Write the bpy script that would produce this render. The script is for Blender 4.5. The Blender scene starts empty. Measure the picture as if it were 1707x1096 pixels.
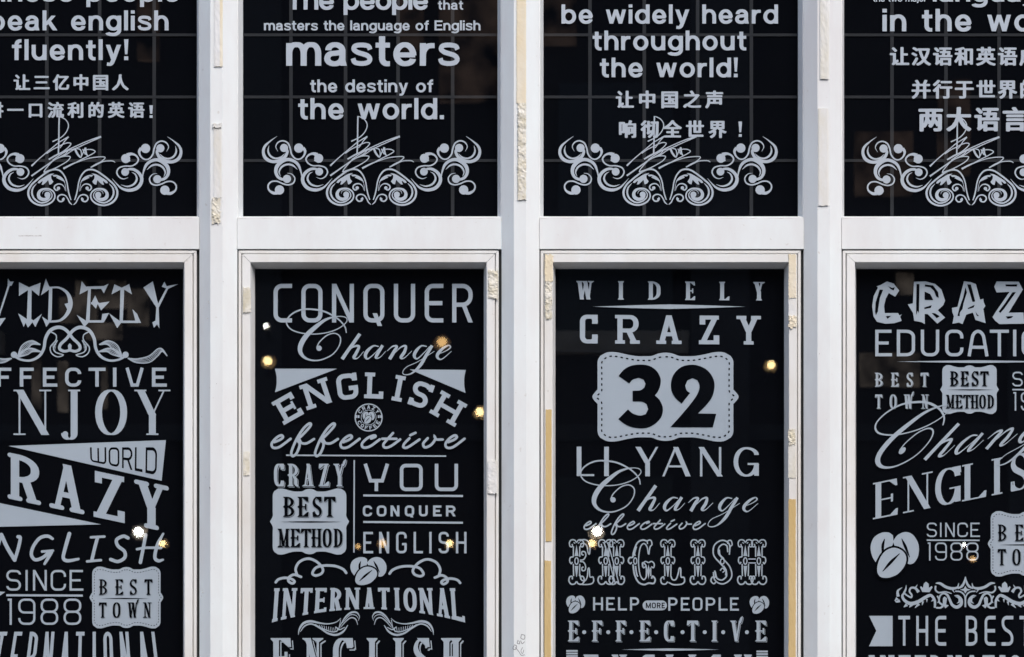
import bpy, math, random
from mathutils import Vector, noise
random.seed(7)
D = bpy.data
C = bpy.context.scene.collection
SC = bpy.context.scene

# ------------------------------------------------------------------ camera
CAM = 9.0            # metres from the window front
U = 0.002            # metres per photo pixel on the window front
EYE, MID = 1.6, 3.2  # eye height; height of the middle of the photo
cam = D.cameras.new("camera")
cam.sensor_width = 36
cam.lens = 36 * CAM / (1707 * U)
cam.shift_y = (MID - EYE) / (1707 * U)
cam.clip_end = 300
cam.dof.use_dof = True
cam.dof.focus_distance = CAM
cam.dof.aperture_fstop = 5.6
co = D.objects.new("camera", cam)
C.objects.link(co)
co.location = (0, -CAM, EYE)
co.rotation_euler = (math.radians(90), 0, 0)
SC.camera = co

# ------------------------------------------------------------------ sky, sun, exposure
w = D.worlds.new("World")
SC.world = w
w.use_nodes = True
nt = w.node_tree
sky = nt.nodes.new("ShaderNodeTexSky")
sky.sky_type = 'NISHITA'
sky.sun_disc = False
SUN_EL, SUN_AZ = 50, 157          # azimuth clockwise from +Y: the light comes over the street from the right
sky.sun_elevation = math.radians(SUN_EL)
sky.sun_rotation = math.radians(SUN_AZ)
sky.air_density = 1.0
sky.dust_density = 2.9
sky.ozone_density = 1.0
bg = nt.nodes["Background"]
bg.inputs[1].default_value = 0.15
nt.links.new(sky.outputs[0], bg.inputs[0])
sl = D.lights.new("sun", 'SUN')
sl.energy = 0.8
sl.angle = math.radians(32)
sl.color = (1, 0.985, 0.955)
so = D.objects.new("sun", sl)
C.objects.link(so)
e, a = math.radians(SUN_EL), math.radians(SUN_AZ)
so.rotation_euler = Vector((math.sin(a) * math.cos(e), math.cos(a) * math.cos(e), math.sin(e))).to_track_quat('Z', 'Y').to_euler()
so.location = (8, -8, 14)
vs = SC.view_settings
vs.view_transform = 'Standard'
vs.look = 'None'
vs.gamma = 1
vs.exposure = 0.92
SC.cycles.use_adaptive_sampling = False


# ------------------------------------------------------------------ materials
def mat(name, base, rough=0.5, var=None, scale=6, streak=1.0, spec=0.4, bump=0.0, speck=None):
    m = D.materials.new(name)
    m.use_nodes = True
    n, l = m.node_tree.nodes, m.node_tree.links
    p = n["Principled BSDF"]
    p.inputs["Base Color"].default_value = (*base, 1)
    p.inputs["Roughness"].default_value = rough
    p.inputs["Specular IOR Level"].default_value = spec
    if var or bump:
        tc = n.new("ShaderNodeNewGeometry")
        mp = n.new("ShaderNodeMapping")
        mp.inputs["Scale"].default_value = (1, 1, streak)
        l.new(tc.outputs["Position"], mp.inputs[0])
        t = n.new("ShaderNodeTexNoise")
        t.inputs["Scale"].default_value = scale
        t.inputs["Detail"].default_value = 8
        t.inputs["Roughness"].default_value = 0.65
        l.new(mp.outputs[0], t.inputs[0])
    if var:
        r = n.new("ShaderNodeValToRGB")
        r.color_ramp.elements[0].position = 0.35
        r.color_ramp.elements[1].position = 0.62
        r.color_ramp.elements[0].color = (*var, 1)
        r.color_ramp.elements[1].color = (*base, 1)
        l.new(t.outputs[0], r.inputs[0])
        out = r.outputs[0]
        if speck:
            t2 = n.new("ShaderNodeTexNoise")
            t2.inputs["Scale"].default_value = 55
            t2.inputs["Detail"].default_value = 3
            l.new(tc.outputs["Position"], t2.inputs[0])
            r2 = n.new("ShaderNodeValToRGB")
            r2.color_ramp.elements[0].position = 0.70
            r2.color_ramp.elements[1].position = 0.78
            r2.color_ramp.elements[0].color = (0, 0, 0, 1)
            r2.color_ramp.elements[1].color = (0.6, 0.6, 0.6, 1)
            l.new(t2.outputs[0], r2.inputs[0])
            mx = n.new("ShaderNodeMixRGB")
            mx.inputs[2].default_value = (*speck, 1)
            l.new(r2.outputs[0], mx.inputs[0])
            l.new(out, mx.inputs[1])
            out = mx.outputs[0]
        l.new(out, p.inputs["Base Color"])
    if bump:
        b = n.new("ShaderNodeBump")
        b.inputs["Strength"].default_value = bump
        b.inputs["Distance"].default_value = 0.002
        l.new(t.outputs[0], b.inputs["Height"])
        l.new(b.outputs[0], p.inputs["Normal"])
    return m


PAINT = mat("white_paint", (0.77, 0.81, 0.805), 0.42, (0.70, 0.69, 0.68), 3.2, 0.35, bump=0.06, speck=(0.55, 0.52, 0.48))
CREAM = mat("old_white_paint", (0.775, 0.785, 0.77), 0.45, (0.68, 0.655, 0.61), 4.0, 0.4, bump=0.06, speck=(0.5, 0.46, 0.40))
GRIME = mat("grime", (0.50, 0.46, 0.42), 0.8, (0.70, 0.67, 0.63), 30, 1)
SEAL = mat("dark_seal", (0.02, 0.022, 0.022), 0.6)
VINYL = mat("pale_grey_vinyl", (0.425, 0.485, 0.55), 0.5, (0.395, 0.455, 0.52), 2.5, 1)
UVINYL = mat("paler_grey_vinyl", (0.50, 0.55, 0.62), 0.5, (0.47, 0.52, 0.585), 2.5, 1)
BLACK = mat("black_film", (0.0028, 0.0034, 0.0050), 0.6, spec=0.0)
BAR = mat("grey_glazing_bar", (0.036, 0.038, 0.042), 0.6, spec=0.0)
FOAM = mat("cream_tape", (0.72, 0.62, 0.44), 0.7, (0.74, 0.69, 0.58), 12, 0.3, bump=0.12)
PALE = mat("white_tape_liner", (0.71, 0.71, 0.70), 0.6, (0.64, 0.61, 0.52), 14, 0.3, bump=0.12)
TAN = mat("tan_tape", (0.55, 0.39, 0.165), 0.6, (0.60, 0.46, 0.24), 10, 0.2, bump=0.1)
CRUST = mat("crumpled_tape", (0.70, 0.67, 0.59), 0.6, (0.58, 0.53, 0.40), 40, 1, bump=0.15)
INK = mat("pen_ink", (0.25, 0.25, 0.26), 0.6)
SCUFF = mat("scuff", (0.42, 0.40, 0.39), 0.8, (0.66, 0.65, 0.64), 60, 1)
DARKSCUFF = mat("dark_scuff", (0.06, 0.06, 0.06), 0.7)
BRICK = mat("brown_brick", (0.040, 0.028, 0.024), 0.85, (0.018, 0.014, 0.013), 1.2, 1)
STONE = mat("beige_stone", (0.70, 0.56, 0.44), 0.8, (0.34, 0.26, 0.20), 1.0, 1)
SLATE = mat("grey_panel", (0.085, 0.08, 0.078), 0.7, (0.05, 0.046, 0.045), 1.0, 1)
DGLASS = mat("dark_window", (0.012, 0.013, 0.016), 0.2)
IRON = mat("black_iron", (0.02, 0.02, 0.02), 0.5)
ASPH = mat("asphalt", (0.05, 0.05, 0.052), 0.9, (0.038, 0.038, 0.04), 8, 1)
PAVE = mat("paving", (0.14, 0.135, 0.13), 0.85, (0.10, 0.098, 0.095), 4, 1)


def glow(name, col, s):
    m = D.materials.new(name)
    m.use_nodes = True
    n = m.node_tree.nodes
    n.clear()
    e_ = n.new("ShaderNodeEmission")
    e_.inputs[0].default_value = (*col, 1)
    e_.inputs[1].default_value = s
    o = n.new("ShaderNodeOutputMaterial")
    m.node_tree.links.new(e_.outputs[0], o.inputs[0])
    return m


DIM = glow("dim_lamp", (1.0, 0.62, 0.25), 6)
WARM = glow("warm_lamp", (1.0, 0.72, 0.33), 15)
COOL = glow("cool_lamp", (0.96, 1.0, 0.95), 24)

GLASS = D.materials.new("window_glass")
GLASS.use_nodes = True
n_, l_ = GLASS.node_tree.nodes, GLASS.node_tree.links
n_.clear()
tr = n_.new("ShaderNodeBsdfTransparent")
tr.inputs[0].default_value = (0.97, 0.98, 0.98, 1)
gl = n_.new("ShaderNodeBsdfGlossy")
gl.inputs["Roughness"].default_value = 0.0
fr = n_.new("ShaderNodeFresnel")
geo_ = n_.new("ShaderNodeNewGeometry")      # a single sheet: the same reflectance from both sides
mi_ = n_.new("ShaderNodeMix")
mi_.inputs[2].default_value = 1.75   # stands for both faces of the pane
mi_.inputs[3].default_value = 1 / 1.75
l_.new(geo_.outputs["Backfacing"], mi_.inputs[0])
l_.new(mi_.outputs[0], fr.inputs[0])
mxs = n_.new("ShaderNodeMixShader")
om = n_.new("ShaderNodeOutputMaterial")
l_.new(fr.outputs[0], mxs.inputs[0])
l_.new(tr.outputs[0], mxs.inputs[1])
l_.new(gl.outputs[0], mxs.inputs[2])
l_.new(mxs.outputs[0], om.inputs[0])


# ------------------------------------------------------------------ object helpers
def P(px, py, d=0.0):
    """photo pixel on the window wall, d metres behind its front -> world point"""
    k = (CAM + d) / CAM
    return Vector(((px - 853.5) * U * k, d, EYE + (MID - EYE + (548 - py) * U) * k))


def F(px, py, d=0.0):
    """building grid: 2 mm units on the facade, no perspective correction"""
    return Vector(((px - 853.5) * U, d, MID + (548 - py) * U))


def link(name, verts, faces, mats, parent=None, fm=None, smooth=False):
    o_ = parent.location if parent else Vector((0, 0, 0))
    if parent and parent.parent:
        o_ = o_ + parent.parent.location
    me = D.meshes.new(name)
    me.from_pydata([tuple(Vector(v) - o_) for v in verts], [], faces)
    for m in (mats if isinstance(mats, (list, tuple)) else [mats]):
        me.materials.append(m)
    if fm:
        for p, i in zip(me.polygons, fm):
            p.material_index = i
    if smooth:
        for p in me.polygons:
            p.use_smooth = True
    me.update()
    ob = D.objects.new(name, me)
    C.objects.link(ob)
    ob.parent = parent
    return ob


def tag(o, label=None, cat=None, group=None, kind=None):
    if label: o["label"] = label
    if cat: o["category"] = cat
    if group: o["group"] = group
    if kind: o["kind"] = kind
    return o


def empty(name, loc, label, cat, group=None):
    o = D.objects.new(name, None)
    C.objects.link(o)
    o.location = loc
    o.empty_display_size = 0.1
    return tag(o, label, cat, group)


def copy_part(o, parent):
    c = o.copy()
    C.objects.link(c)
    c.parent = parent
    return c


def boxv(x0, x1, y0, y1, z0, z1):
    v = [(x, y, z) for z in (z0, z1) for y in (y0, y1) for x in (x0, x1)]
    f = [(0, 2, 3, 1), (4, 5, 7, 6), (0, 1, 5, 4), (2, 6, 7, 3), (0, 4, 6, 2), (1, 3, 7, 5)]
    return v, f


class MB:
    def __init__(s): s.v, s.f = [], []

    def add(s, v, f):
        n = len(s.v)
        s.v += list(v)
        s.f += [tuple(i + n for i in q) for q in f]

    def box(s, *b): s.add(*boxv(*b))


# ------------------------------------------------------------------ flat lettering engine (photo pixel space)
def cat_spline(pts, n=6, closed=False):
    """Catmull-Rom through points of any dimension"""
    m = len(pts)
    if m < 3 and not closed: return [tuple(p) for p in pts]
    out = []
    for i in range(m if closed else m - 1):
        if closed:
            p0, p1, p2, p3 = pts[i - 1], pts[i], pts[(i + 1) % m], pts[(i + 2) % m]
        else:
            p1, p2 = pts[i], pts[i + 1]
            p0 = pts[i - 1] if i else [2 * a_ - b_ for a_, b_ in zip(p1, p2)]
            p3 = pts[i + 2] if i + 2 < m else [2 * a_ - b_ for a_, b_ in zip(p2, p1)]
        for k in range(n):
            t = k / n
            out.append(tuple(0.5 * (2 * b_ + (c_ - a_) * t + (2 * a_ - 5 * b_ + 4 * c_ - d_) * t * t + (3 * b_ - a_ - 3 * c_ + d_) * t ** 3)
                             for a_, b_, c_, d_ in zip(p0, p1, p2, p3)))
    if not closed: out.append(tuple(pts[-1]))
    return out


def rp(pts, rx, ry=None, closed=False, n=7):
    """polyline whose corners are rounded by elliptical fillets"""
    ry = rx if ry is None else ry
    m = len(pts)
    out = []
    for i in range(m):
        p = pts[i]
        if not closed and i in (0, m - 1):
            out.append(p)
            continue
        q0, q1 = pts[i - 1], pts[(i + 1) % m]
        sides = []
        for q, end in ((q0, not closed and i == 1), (q1, not closed and i == m - 2)):
            dx, dy = q[0] - p[0], q[1] - p[1]
            L = math.hypot(dx, dy) or 1e-6
            r = math.hypot(rx * dx / L, ry * dy / L)
            r = min(r, L * (0.999 if end else 0.5))
            sides.append((dx / L * r, dy / L * r))
        (ax, ay), (bx, by) = sides
        for k in range(n + 1):
            th = math.pi / 2 * k / n
            s0, s1 = 1 - math.sin(th), 1 - math.cos(th)
            out.append((p[0] + ax * s0 + bx * s1, p[1] + ay * s0 + by * s1))
    res = [out[0]]
    for q in out[1:]:
        if math.hypot(q[0] - res[-1][0], q[1] - res[-1][1]) > 1e-3: res.append(q)
    return res


class Film:
    """thin cut-vinyl shapes; slot 0 = vinyl, slot 1 = black film"""

    def __init__(s, level=0):
        s.v, s.f, s.m = [], [], []
        s.k, s.lay, s.slot = 0, level, 0
        s.tf = None

    def _z(s): return s.lay * 5e-4 + (s.k * 4.1e-5) % 4.4e-4

    def pt(s, x, y, z):
        if s.tf: x, y = s.tf(x, y)
        s.v.append((x, y, z))

    def poly(s, pts):
        n = len(s.v)
        z = s._z()
        for x, y in pts: s.pt(x, y, z)
        s.f.append(tuple(range(n, n + len(pts))))
        s.m.append(s.slot)
        s.k += 1

    def disc(s, x, y, r, ry=None, n=20):
        ry = ry or r
        s.poly([(x + r * math.cos(2 * math.pi * i / n), y + ry * math.sin(2 * math.pi * i / n)) for i in range(n)])

    def rib(s, pts, w, closed=False, caps=False):
        """ribbon along pts; w a number or a list of widths"""
        n = len(pts)
        ws = w if isinstance(w, (list, tuple)) else [w] * n
        z = s._z()
        base = len(s.v)
        for i in range(n):
            x, y = pts[i]
            if closed:
                a_, b_ = pts[i - 1], pts[(i + 1) % n]
            else:
                a_, b_ = pts[max(i - 1, 0)], pts[min(i + 1, n - 1)]
            d0 = (x - a_[0], y - a_[1])
            d1 = (b_[0] - x, b_[1] - y)
            if math.hypot(*d0) < 1e-6: d0 = d1
            if math.hypot(*d1) < 1e-6: d1 = d0
            l0, l1 = math.hypot(*d0) or 1, math.hypot(*d1) or 1
            tx, ty = d0[0] / l0 + d1[0] / l1, d0[1] / l0 + d1[1] / l1
            L = math.hypot(tx, ty) or 1
            tx, ty = tx / L, ty / L
            c = max(tx * d0[0] / l0 + ty * d0[1] / l0, 0.55)
            h = ws[i] / 2 / c
            zz = z + i * 5e-6
            s.pt(x - ty * h, y + tx * h, zz)
            s.pt(x + ty * h, y - tx * h, zz)
        for i in range(n if closed else n - 1):
            j = (i + 1) % n
            s.f.append((base + 2 * i, base + 2 * i + 1, base + 2 * j + 1, base + 2 * j))
            s.m.append(s.slot)
        s.k += 1
        if caps:
            for q, ww in ((pts[0], ws[0]), (pts[-1], ws[-1])):
                s.disc(q[0], q[1], ww / 2, n=12)

    def sp(s, pts, w=None, n=6, closed=False, caps=False, Z=None):
        """spline ribbon; points may carry their own width as a third value; Z=(ox,oy,scale) zoom frame"""
        q = []
        for p in pts:
            ww = p[2] if len(p) > 2 else w
            if Z: q.append((Z[0] + p[0] / Z[2], Z[1] + p[1] / Z[3 if len(Z) > 3 else 2], ww / Z[2]))
            else: q.append((p[0], p[1], ww))
        r = cat_spline(q, n, closed)
        s.rib([(a_, b_) for a_, b_, _ in r], [max(c_, 0.15) for _, _, c_ in r], closed, caps)

    def zp(s, pts, Z, smooth=False):
        q = [(Z[0] + x / Z[2], Z[1] + y / Z[2]) for x, y in pts]
        s.poly(polysmooth(q) if smooth else q)

    def done(s, name, parent, depth, label=None, mats=None):
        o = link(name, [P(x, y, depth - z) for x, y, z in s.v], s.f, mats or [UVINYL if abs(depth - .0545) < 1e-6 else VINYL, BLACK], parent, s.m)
        if label: o["label"] = label
        return o


def polysmooth(pts, lim=38, n=5):
    m = len(pts)
    sharp = []
    for i in range(m):
        a_, b_, c_ = pts[i - 1], pts[i], pts[(i + 1) % m]
        t = math.atan2(c_[1] - b_[1], c_[0] - b_[0]) - math.atan2(b_[1] - a_[1], b_[0] - a_[0])
        t = abs((t + math.pi) % (2 * math.pi) - math.pi)
        sharp.append(t > math.radians(lim))
    if not any(sharp): return cat_spline(pts, n, True)
    i0 = sharp.index(True)
    seq = pts[i0:] + pts[:i0] + [pts[i0]]
    sh = sharp[i0:] + sharp[:i0] + [True]
    out, run = [], [seq[0]]
    for p, q in zip(seq[1:], sh[1:]):
        run.append(p)
        if q:
            out += cat_spline(run, n)[:-1] if len(run) > 2 else run[:-1]
            run = [p]
    return out


class St:
    """a lettering style"""

    def __init__(s, tv, th=None, rx=0.3, ry=None, serif=None, sl=0, st=0, tech=False, td=None, tu=None, tn=None,
                 tick=0, spur=False, roman=False, mid=0.5):
        s.tv, s.th = tv, th or tv
        s.rx, s.ry = rx, ry
        s.serif, s.sl, s.st, s.tech = serif, sl, st, tech
        s.td = td or tv
        s.tu = tu or (s.th if s.th < 0.7 * tv else tv)
        s.tn = tn or (s.th * 1.15 if s.th < 0.7 * tv else tv)
        s.tick, s.spur, s.roman, s.mid = tick, spur, roman, mid


def glyph(f, ch, w, h, S, X, Y):
    """draw one capital or digit in the box (X,Y,w,h), y downwards"""
    tv, th = S.tv, S.th
    a, b = tv / 2, th / 2
    L, R, T, B, M = a, w - a, b, h - b, h * S.mid
    rx = S.rx * w if S.rx < 1 else S.rx
    ry = rx if S.ry is None else (S.ry * h if S.ry < 1 else S.ry)
    con = th < 0.7 * tv

    def wid(pts):
        out = []
        for i in range(len(pts)):
            p, q = pts[max(i - 1, 0)], pts[min(i + 1, len(pts) - 1)]
            dx, dy = q[0] - p[0], q[1] - p[1]
            k = abs(dy) / (math.hypot(dx, dy) or 1)
            out.append(th + (tv - th) * k ** 1.4)
        return out

    def rb(pts, ww=None):
        f.rib([(X + x, Y + y) for x, y in pts], ww if ww is not None else wid(pts))

    def v(x, y0=0, y1=None, t=None):
        t = t or tv
        y1 = h if y1 is None else y1
        f.poly([(X + x - t / 2, Y + y0), (X + x + t / 2, Y + y0), (X + x + t / 2, Y + y1), (X + x - t / 2, Y + y1)])

    def hz(y, x0, x1, t=None):
        t = t or th
        f.poly([(X + x0, Y + y - t / 2), (X + x1, Y + y - t / 2), (X + x1, Y + y + t / 2), (X + x0, Y + y + t / 2)])

    def dg(x0, y0, x1, y1, t):
        q = t * math.hypot(x1 - x0, y1 - y0) / max(abs(y1 - y0), 1e-3) / 2
        f.poly([(X + x0 - q, Y + y0), (X + x0 + q, Y + y0), (X + x1 + q, Y + y1), (X + x1 - q, Y + y1)])

    def cur(pts, kx=rx, ky=ry):
        rb(rp(pts, kx, ky))

    def sf(x, top, t=None, l=None, r=None):
        """serif at a stem end"""
        if not S.serif: return
        t = (t or tv) / 2
        l = S.sl if l is None else l
        r = S.sl if r is None else r
        y, d = (0, 1) if top else (h, -1)
        if S.serif == 'west':
            f.poly([(X + x - l, Y + y), (X + x + r, Y + y), (X + x + r, Y + y + d * S.st * .5), (X + x + t, Y + y + d * S.st * 1.9),
                    (X + x - t, Y + y + d * S.st * 1.9), (X + x - l, Y + y + d * S.st * .5)])
        elif S.serif == 'round':
            f.rib([(X + x - l + S.st / 2, Y + y + d * S.st / 2), (X + x + r - S.st / 2, Y + y + d * S.st / 2)], S.st, caps=True)
        else:
            f.poly([(X + x - l, Y + y), (X + x + r, Y + y), (X + x + r, Y + y + d * S.st), (X + x - l, Y + y + d * S.st)])

    def tk(x, y, d, left=False):
        """tick at the end of an arm: x is the arm's outer end, d=+1 down, -1 up"""
        if not S.serif or not S.tick: return
        tw = S.tick * (0.62 if S.serif in ('slab', 'round') else 0.9)
        sgn = 1 if left else -1
        if S.serif in ('slab', 'round'):
            f.poly([(X + x, Y + y), (X + x + sgn * tw, Y + y), (X + x + sgn * tw, Y + y + d * S.tick), (X + x, Y + y + d * S.tick)])
        else:
            f.poly([(X + x, Y + y), (X + x + sgn * tw * 1.5, Y + y), (X + x + sgn * tw * .25, Y + y + d * S.tick), (X + x - sgn * tw * .1, Y + y + d * S.tick)])

    def spur(x):
        if S.spur:
            q = S.sl * .95
            f.poly([(X + x - a - q * .6, Y + M), (X + x - a, Y + M - S.st * 1.5), (X + x + a, Y + M - S.st * 1.5), (X + x + a + q * .3, Y + M),
                    (X + x + a, Y + M + S.st * 1.5), (X + x - a, Y + M + S.st * 1.5)])

    s0 = S.sl if S.serif else a
    if S.serif: L, R = max(s0 * .8, a), w - max(s0 * .8, a)
    if ch == 'A':
        if S.tech:
            rb(rp([(a, h), (w * .28, T), (w * .72, T), (w - a, h)], rx * .8, ry))
            hz(h * .66, w * .2, w * .8)
        else:
            i = s0 * .85 if S.serif else S.tu * .55
            dg(i, h, w / 2, 0, S.tu)
            dg(w / 2, 0, w - i, h, tv)
            hz(h * .66, w * .25, w * .75, min(th, tv * .8))
            sf(i, 0, S.tu); sf(w - i, 0)
    elif ch in 'BPR':
        xr = w - a * 1.1
        v(L); spur(L)
        mb = M if ch == 'B' else h * .54
        cur([(L, T), (xr - (w * .04 if ch == 'B' else 0), T), (xr - (w * .04 if ch == 'B' else 0), mb), (L, mb)], rx * 1.3, ry if S.ry else rx * 1.3)
        if ch == 'B': cur([(L, mb), (xr, mb), (xr, B), (L, B)], rx * 1.3, ry if S.ry else rx * 1.3)
        if ch == 'R':
            i = s0 * .8 if S.serif else tv * .55
            if S.serif == 'west':
                f.sp([(X + w * .5, Y + mb, th), (X + w * .74, Y + h * .68, tv), (X + w * .78, Y + h * .9, tv), (X + w * 1.02, Y + h * 1.02, th * .5)])
            else:
                dg(w * .55, mb, w - i, h, tv); sf(w - i, 0)
        sf(L, 1, r=a); sf(L, 0, r=None if ch != 'B' else a)
    elif ch == 'C':
        q = w if not S.serif else w - a * .9
        if S.tech: cur([(w, T), (L, T), (L, B), (w, B)] if S.tech == 1 else [(R, h * .33), (R, T), (L, T), (L, B), (R, B), (R, h * .67)])
        else:
            cur([(q, h * .26), (q, T), (a, T), (a, B), (q, B), (q, h * .75)])
            if S.serif:
                tk(w, 0, 1); tk(w, h, -1)
                if S.serif == 'slab': v(w - S.tick * .3, 0, S.tick, S.tick * .6)
    elif ch == 'D':
        v(L)
        cur([(L, T), (w - a, T), (w - a, B), (L, B)], rx * 1.3, ry)
        sf(L, 1, r=a); sf(L, 0, r=a)
    elif ch in 'EFL':
        if S.tech == 1 and ch == 'E':
            cur([(w, T), (L, T), (L, B), (w, B)])
            hz(M, a, w * .95)
        else:
            v(L)
            if ch != 'F': hz(B, L, w)
            if ch != 'L': hz(T, L, w * .97); hz(M, L, w * .8)
            sf(L, 1, r=a if ch != 'L' else None); sf(L, 0, r=a if ch != 'F' else None)
            if ch != 'L':
                spur(L); tk(w * .97, 0, 1)
                if S.serif and S.tick:
                    t = S.tick * .6
                    v(w * .8 - t * .2, M - t, M + t, t * .55)
            if ch != 'F': tk(w, h, -1)
    elif ch == 'G':
        q = R if not S.serif else w - a * 1.05
        cur([(q, h * .3 if not con else h * .26), (q, T), (a, T), (a, B), (q, B), (q, h * .56)])
        if con: v(q, h * .58, h * .97)
        hz(h * .57, w * .56, w if S.serif else w - .2 * a)
        tk(w, 0, 1)
    elif ch == 'H':
        v(L); v(R); hz(M, L, R)
        for x in (L, R): sf(x, 1); sf(x, 0)
        spur(L)
    elif ch == 'I':
        v(w / 2); sf(w / 2, 1); sf(w / 2, 0)
    elif ch == 'J':
        jx = w * .62 if S.serif else R
        cur([(jx, 0), (jx, B + h * .1), (a + w * .05, B + h * .1), (a + w * .05, h * .96)], w * .28, h * .12)
        if con: f.disc(X + a + w * .08, Y + h * .98, tv * .42)
        sf(jx, 1)
    elif ch == 'M':
        v(L, t=S.tn); v(R)
        dg(L, 0, w / 2, h * .95, tv); dg(w / 2, h * .95, R, 0, S.tu)
        sf(L, 1, r=a); sf(R, 1, l=a); sf(L, 0); sf(R, 0)
    elif ch == 'N':
        t = S.tn
        l_2, r_2 = (L, R) if not con else (max(L, t / 2), w - max(s0 * .8, t / 2))
        v(l_2, t=t); v(r_2, t=t)
        dg(l_2, 0, r_2, h, S.td)
        sf(l_2, 1, t, r=t / 2); sf(l_2, 0, t); sf(r_2, 1, t)
    elif ch in 'OQ':
        pts = rp([(a, T), (w - a, T), (w - a, B), (a, B)], rx, ry, True)
        ww = []
        for i in range(len(pts)):
            p, q = pts[i - 1], pts[(i + 1) % len(pts)]
            k = abs(q[1] - p[1]) / (math.hypot(q[0] - p[0], q[1] - p[1]) or 1)
            ww.append(th + (tv - th) * k ** 1.4)
        f.rib([(X + x, Y + y) for x, y in pts], ww, True)
        if ch == 'Q': dg(w * .54, h * .76, w * .78, h * 1.09, tv)
    elif ch == 'S':
        if S.tech or not S.roman:
            ys = h * .22
            rb(rp([(R, ys), (R, T), (a, T), (a, h * .48), (R, h * .52), (R, B), (a, B), (a, h - ys)] if S.tech != 1 else
                  [(w, T), (a, T), (a, h * .40), (w - a, h * .60), (w - a, B), (0, B)], rx, ry))
            tk(w, 0, 1); tk(0, h, -1, True)
        else:
            pp = [(.86, .25, 0), (.80, .10, 0), (.50, .0, 0), (.18, .08, .25), (.06, .25, .7), (.20, .40, .95), (.50, .50, 1), (.80, .61, .95),
                  (.94, .77, .7), (.82, .93, .25), (.50, 1.0, 0), (.17, .90, 0), (.10, .74, 0)]
            f.sp([(X + a * .7 + x * (w - 1.4 * a), Y + b + y * (h - 2 * b), th + (tv - th) * k) for x, y, k in pp], n=4)
            tk(w * .93, 0, 1); tk(w * .06, h, -1, True)
            if S.serif in (None, 'hair'):
                v(w * .90, h * .02, h * .27, th * 1.3); v(w * .08, h * .73, h * .98, th * 1.3)
    elif ch == 'T':
        v(w / 2); hz(T, 0, w)
        sf(w / 2, 0)
        tk(0, 0, 1, True); tk(w, 0, 1)
    elif ch == 'U':
        cur([(L, 0), (L, B), (R, B), (R, 0)])
    elif ch == 'V':
        if S.tech:
            rb([(a, 0), (w * .36, B), (w * .64, B), (w - a, 0)], th)
        else:
            i = s0 * .8
            dg(i, 0, w / 2, h, tv); dg(w / 2, h, w - i, 0, S.tu)
            sf(i, 1); 
            if S.serif == 'west': f.sp([(X + w * .84, Y + h * .12, S.tu), (X + w * .92, Y - h * .08, tv * .8), (X + w * 1.04, Y - h * .2, th * .4)])
            else: sf(w - i, 1, S.tu)
    elif ch == 'W':
        if S.tech:
            rb(rp([(a, 0), (a, B), (w - a, B), (w - a, 0)], rx * .6)); v(w / 2, h * .05, h)
        else:
            i = s0 * .8
            dg(i, 0, w * .3, h, tv); dg(w * .3, h, w * .53, 0, S.tu); dg(w * .5, 0, w * .7, h, tv); dg(w * .7, h, w - i, 0, S.tu)
            sf(i, 1); sf(w * .5, 1, r=a)
            if S.spur: f.sp([(X + w * .9, Y + h * .1, S.tu), (X + w * .97, Y - h * .1, tv * .8), (X + w * 1.06, Y - h * .22, th * .4)])
            else: sf(w - i, 1, S.tu)
    elif ch == 'Y':
        if S.tech:
            rb([(a, 0), (w * .27, h * .62), (w * .73, h * .62), (w - a, 0)], th); v(w / 2, h * .62, h)
        else:
            i = s0 * .8 if S.serif else tv * .6
            dg(i, 0, w / 2, h * .56, tv); dg(w / 2, h * .56, w - i, 0, S.tu if S.serif != 'slab' else tv)
            v(w / 2, h * .53, h); sf(i, 1); sf(w / 2, 0)
            if S.spur: f.sp([(X + w * .84, Y + h * .1, S.tu), (X + w * .95, Y - h * .08, tv * .8), (X + w * 1.08, Y - h * .2, th * .4)])
            else: sf(w - i, 1, S.tu)
    elif ch == 'Z':
        hz(T, w * .04, w * .98); hz(B, 0, w)
        dg(w - tv * .75, th * .4, tv * .75, h - th * .4, tv)
        tk(w * .04, 0, 1, True); tk(w, h, -1)
    elif ch == '1':
        v(w * .72); rb([(w * .2, T), (w * .72, T)], th)
    elif ch == '9':
        rb(rp([(R, h * .53), (a, h * .53), (a, T), (R, T), (R, B), (a, B), (a, h * .74)], rx, ry))
    elif ch == '8':
        for y0, y1 in ((T, M), (M, B)):
            f.rib([(X + x, Y + y) for x, y in rp([(a, y0), (R, y0), (R, y1), (a, y1)], rx, ry, True)], th, True)
    elif ch == '.':
        f.disc(X + w / 2, Y + h / 2, tv * .75, n=14)


WR = dict(I=.34, M=1.3, W=1.4, E=.9, F=.85, L=.85, J=.75, S=.9)


def layout(text, x0, x1, gap):
    """spread letters over x0..x1; gap as a share of the mean letter width"""
    ws = [WR.get(c, 1.0) for c in text]
    k = (x1 - x0) / (sum(ws) + gap * (len(text) - 1))
    out, x = [], x0
    for c, q in zip(text, ws):
        out.append((c, x, x + q * k))
        x += (q + gap) * k
    return out


def put(f, letters, y0, y1, S, slot=0):
    f.slot = slot
    for c, x0, x1 in letters:
        if c == ' ': continue
        f.k = 0
        glyph(f, c, x1 - x0, y1 - y0, S, x0, y0)


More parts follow.
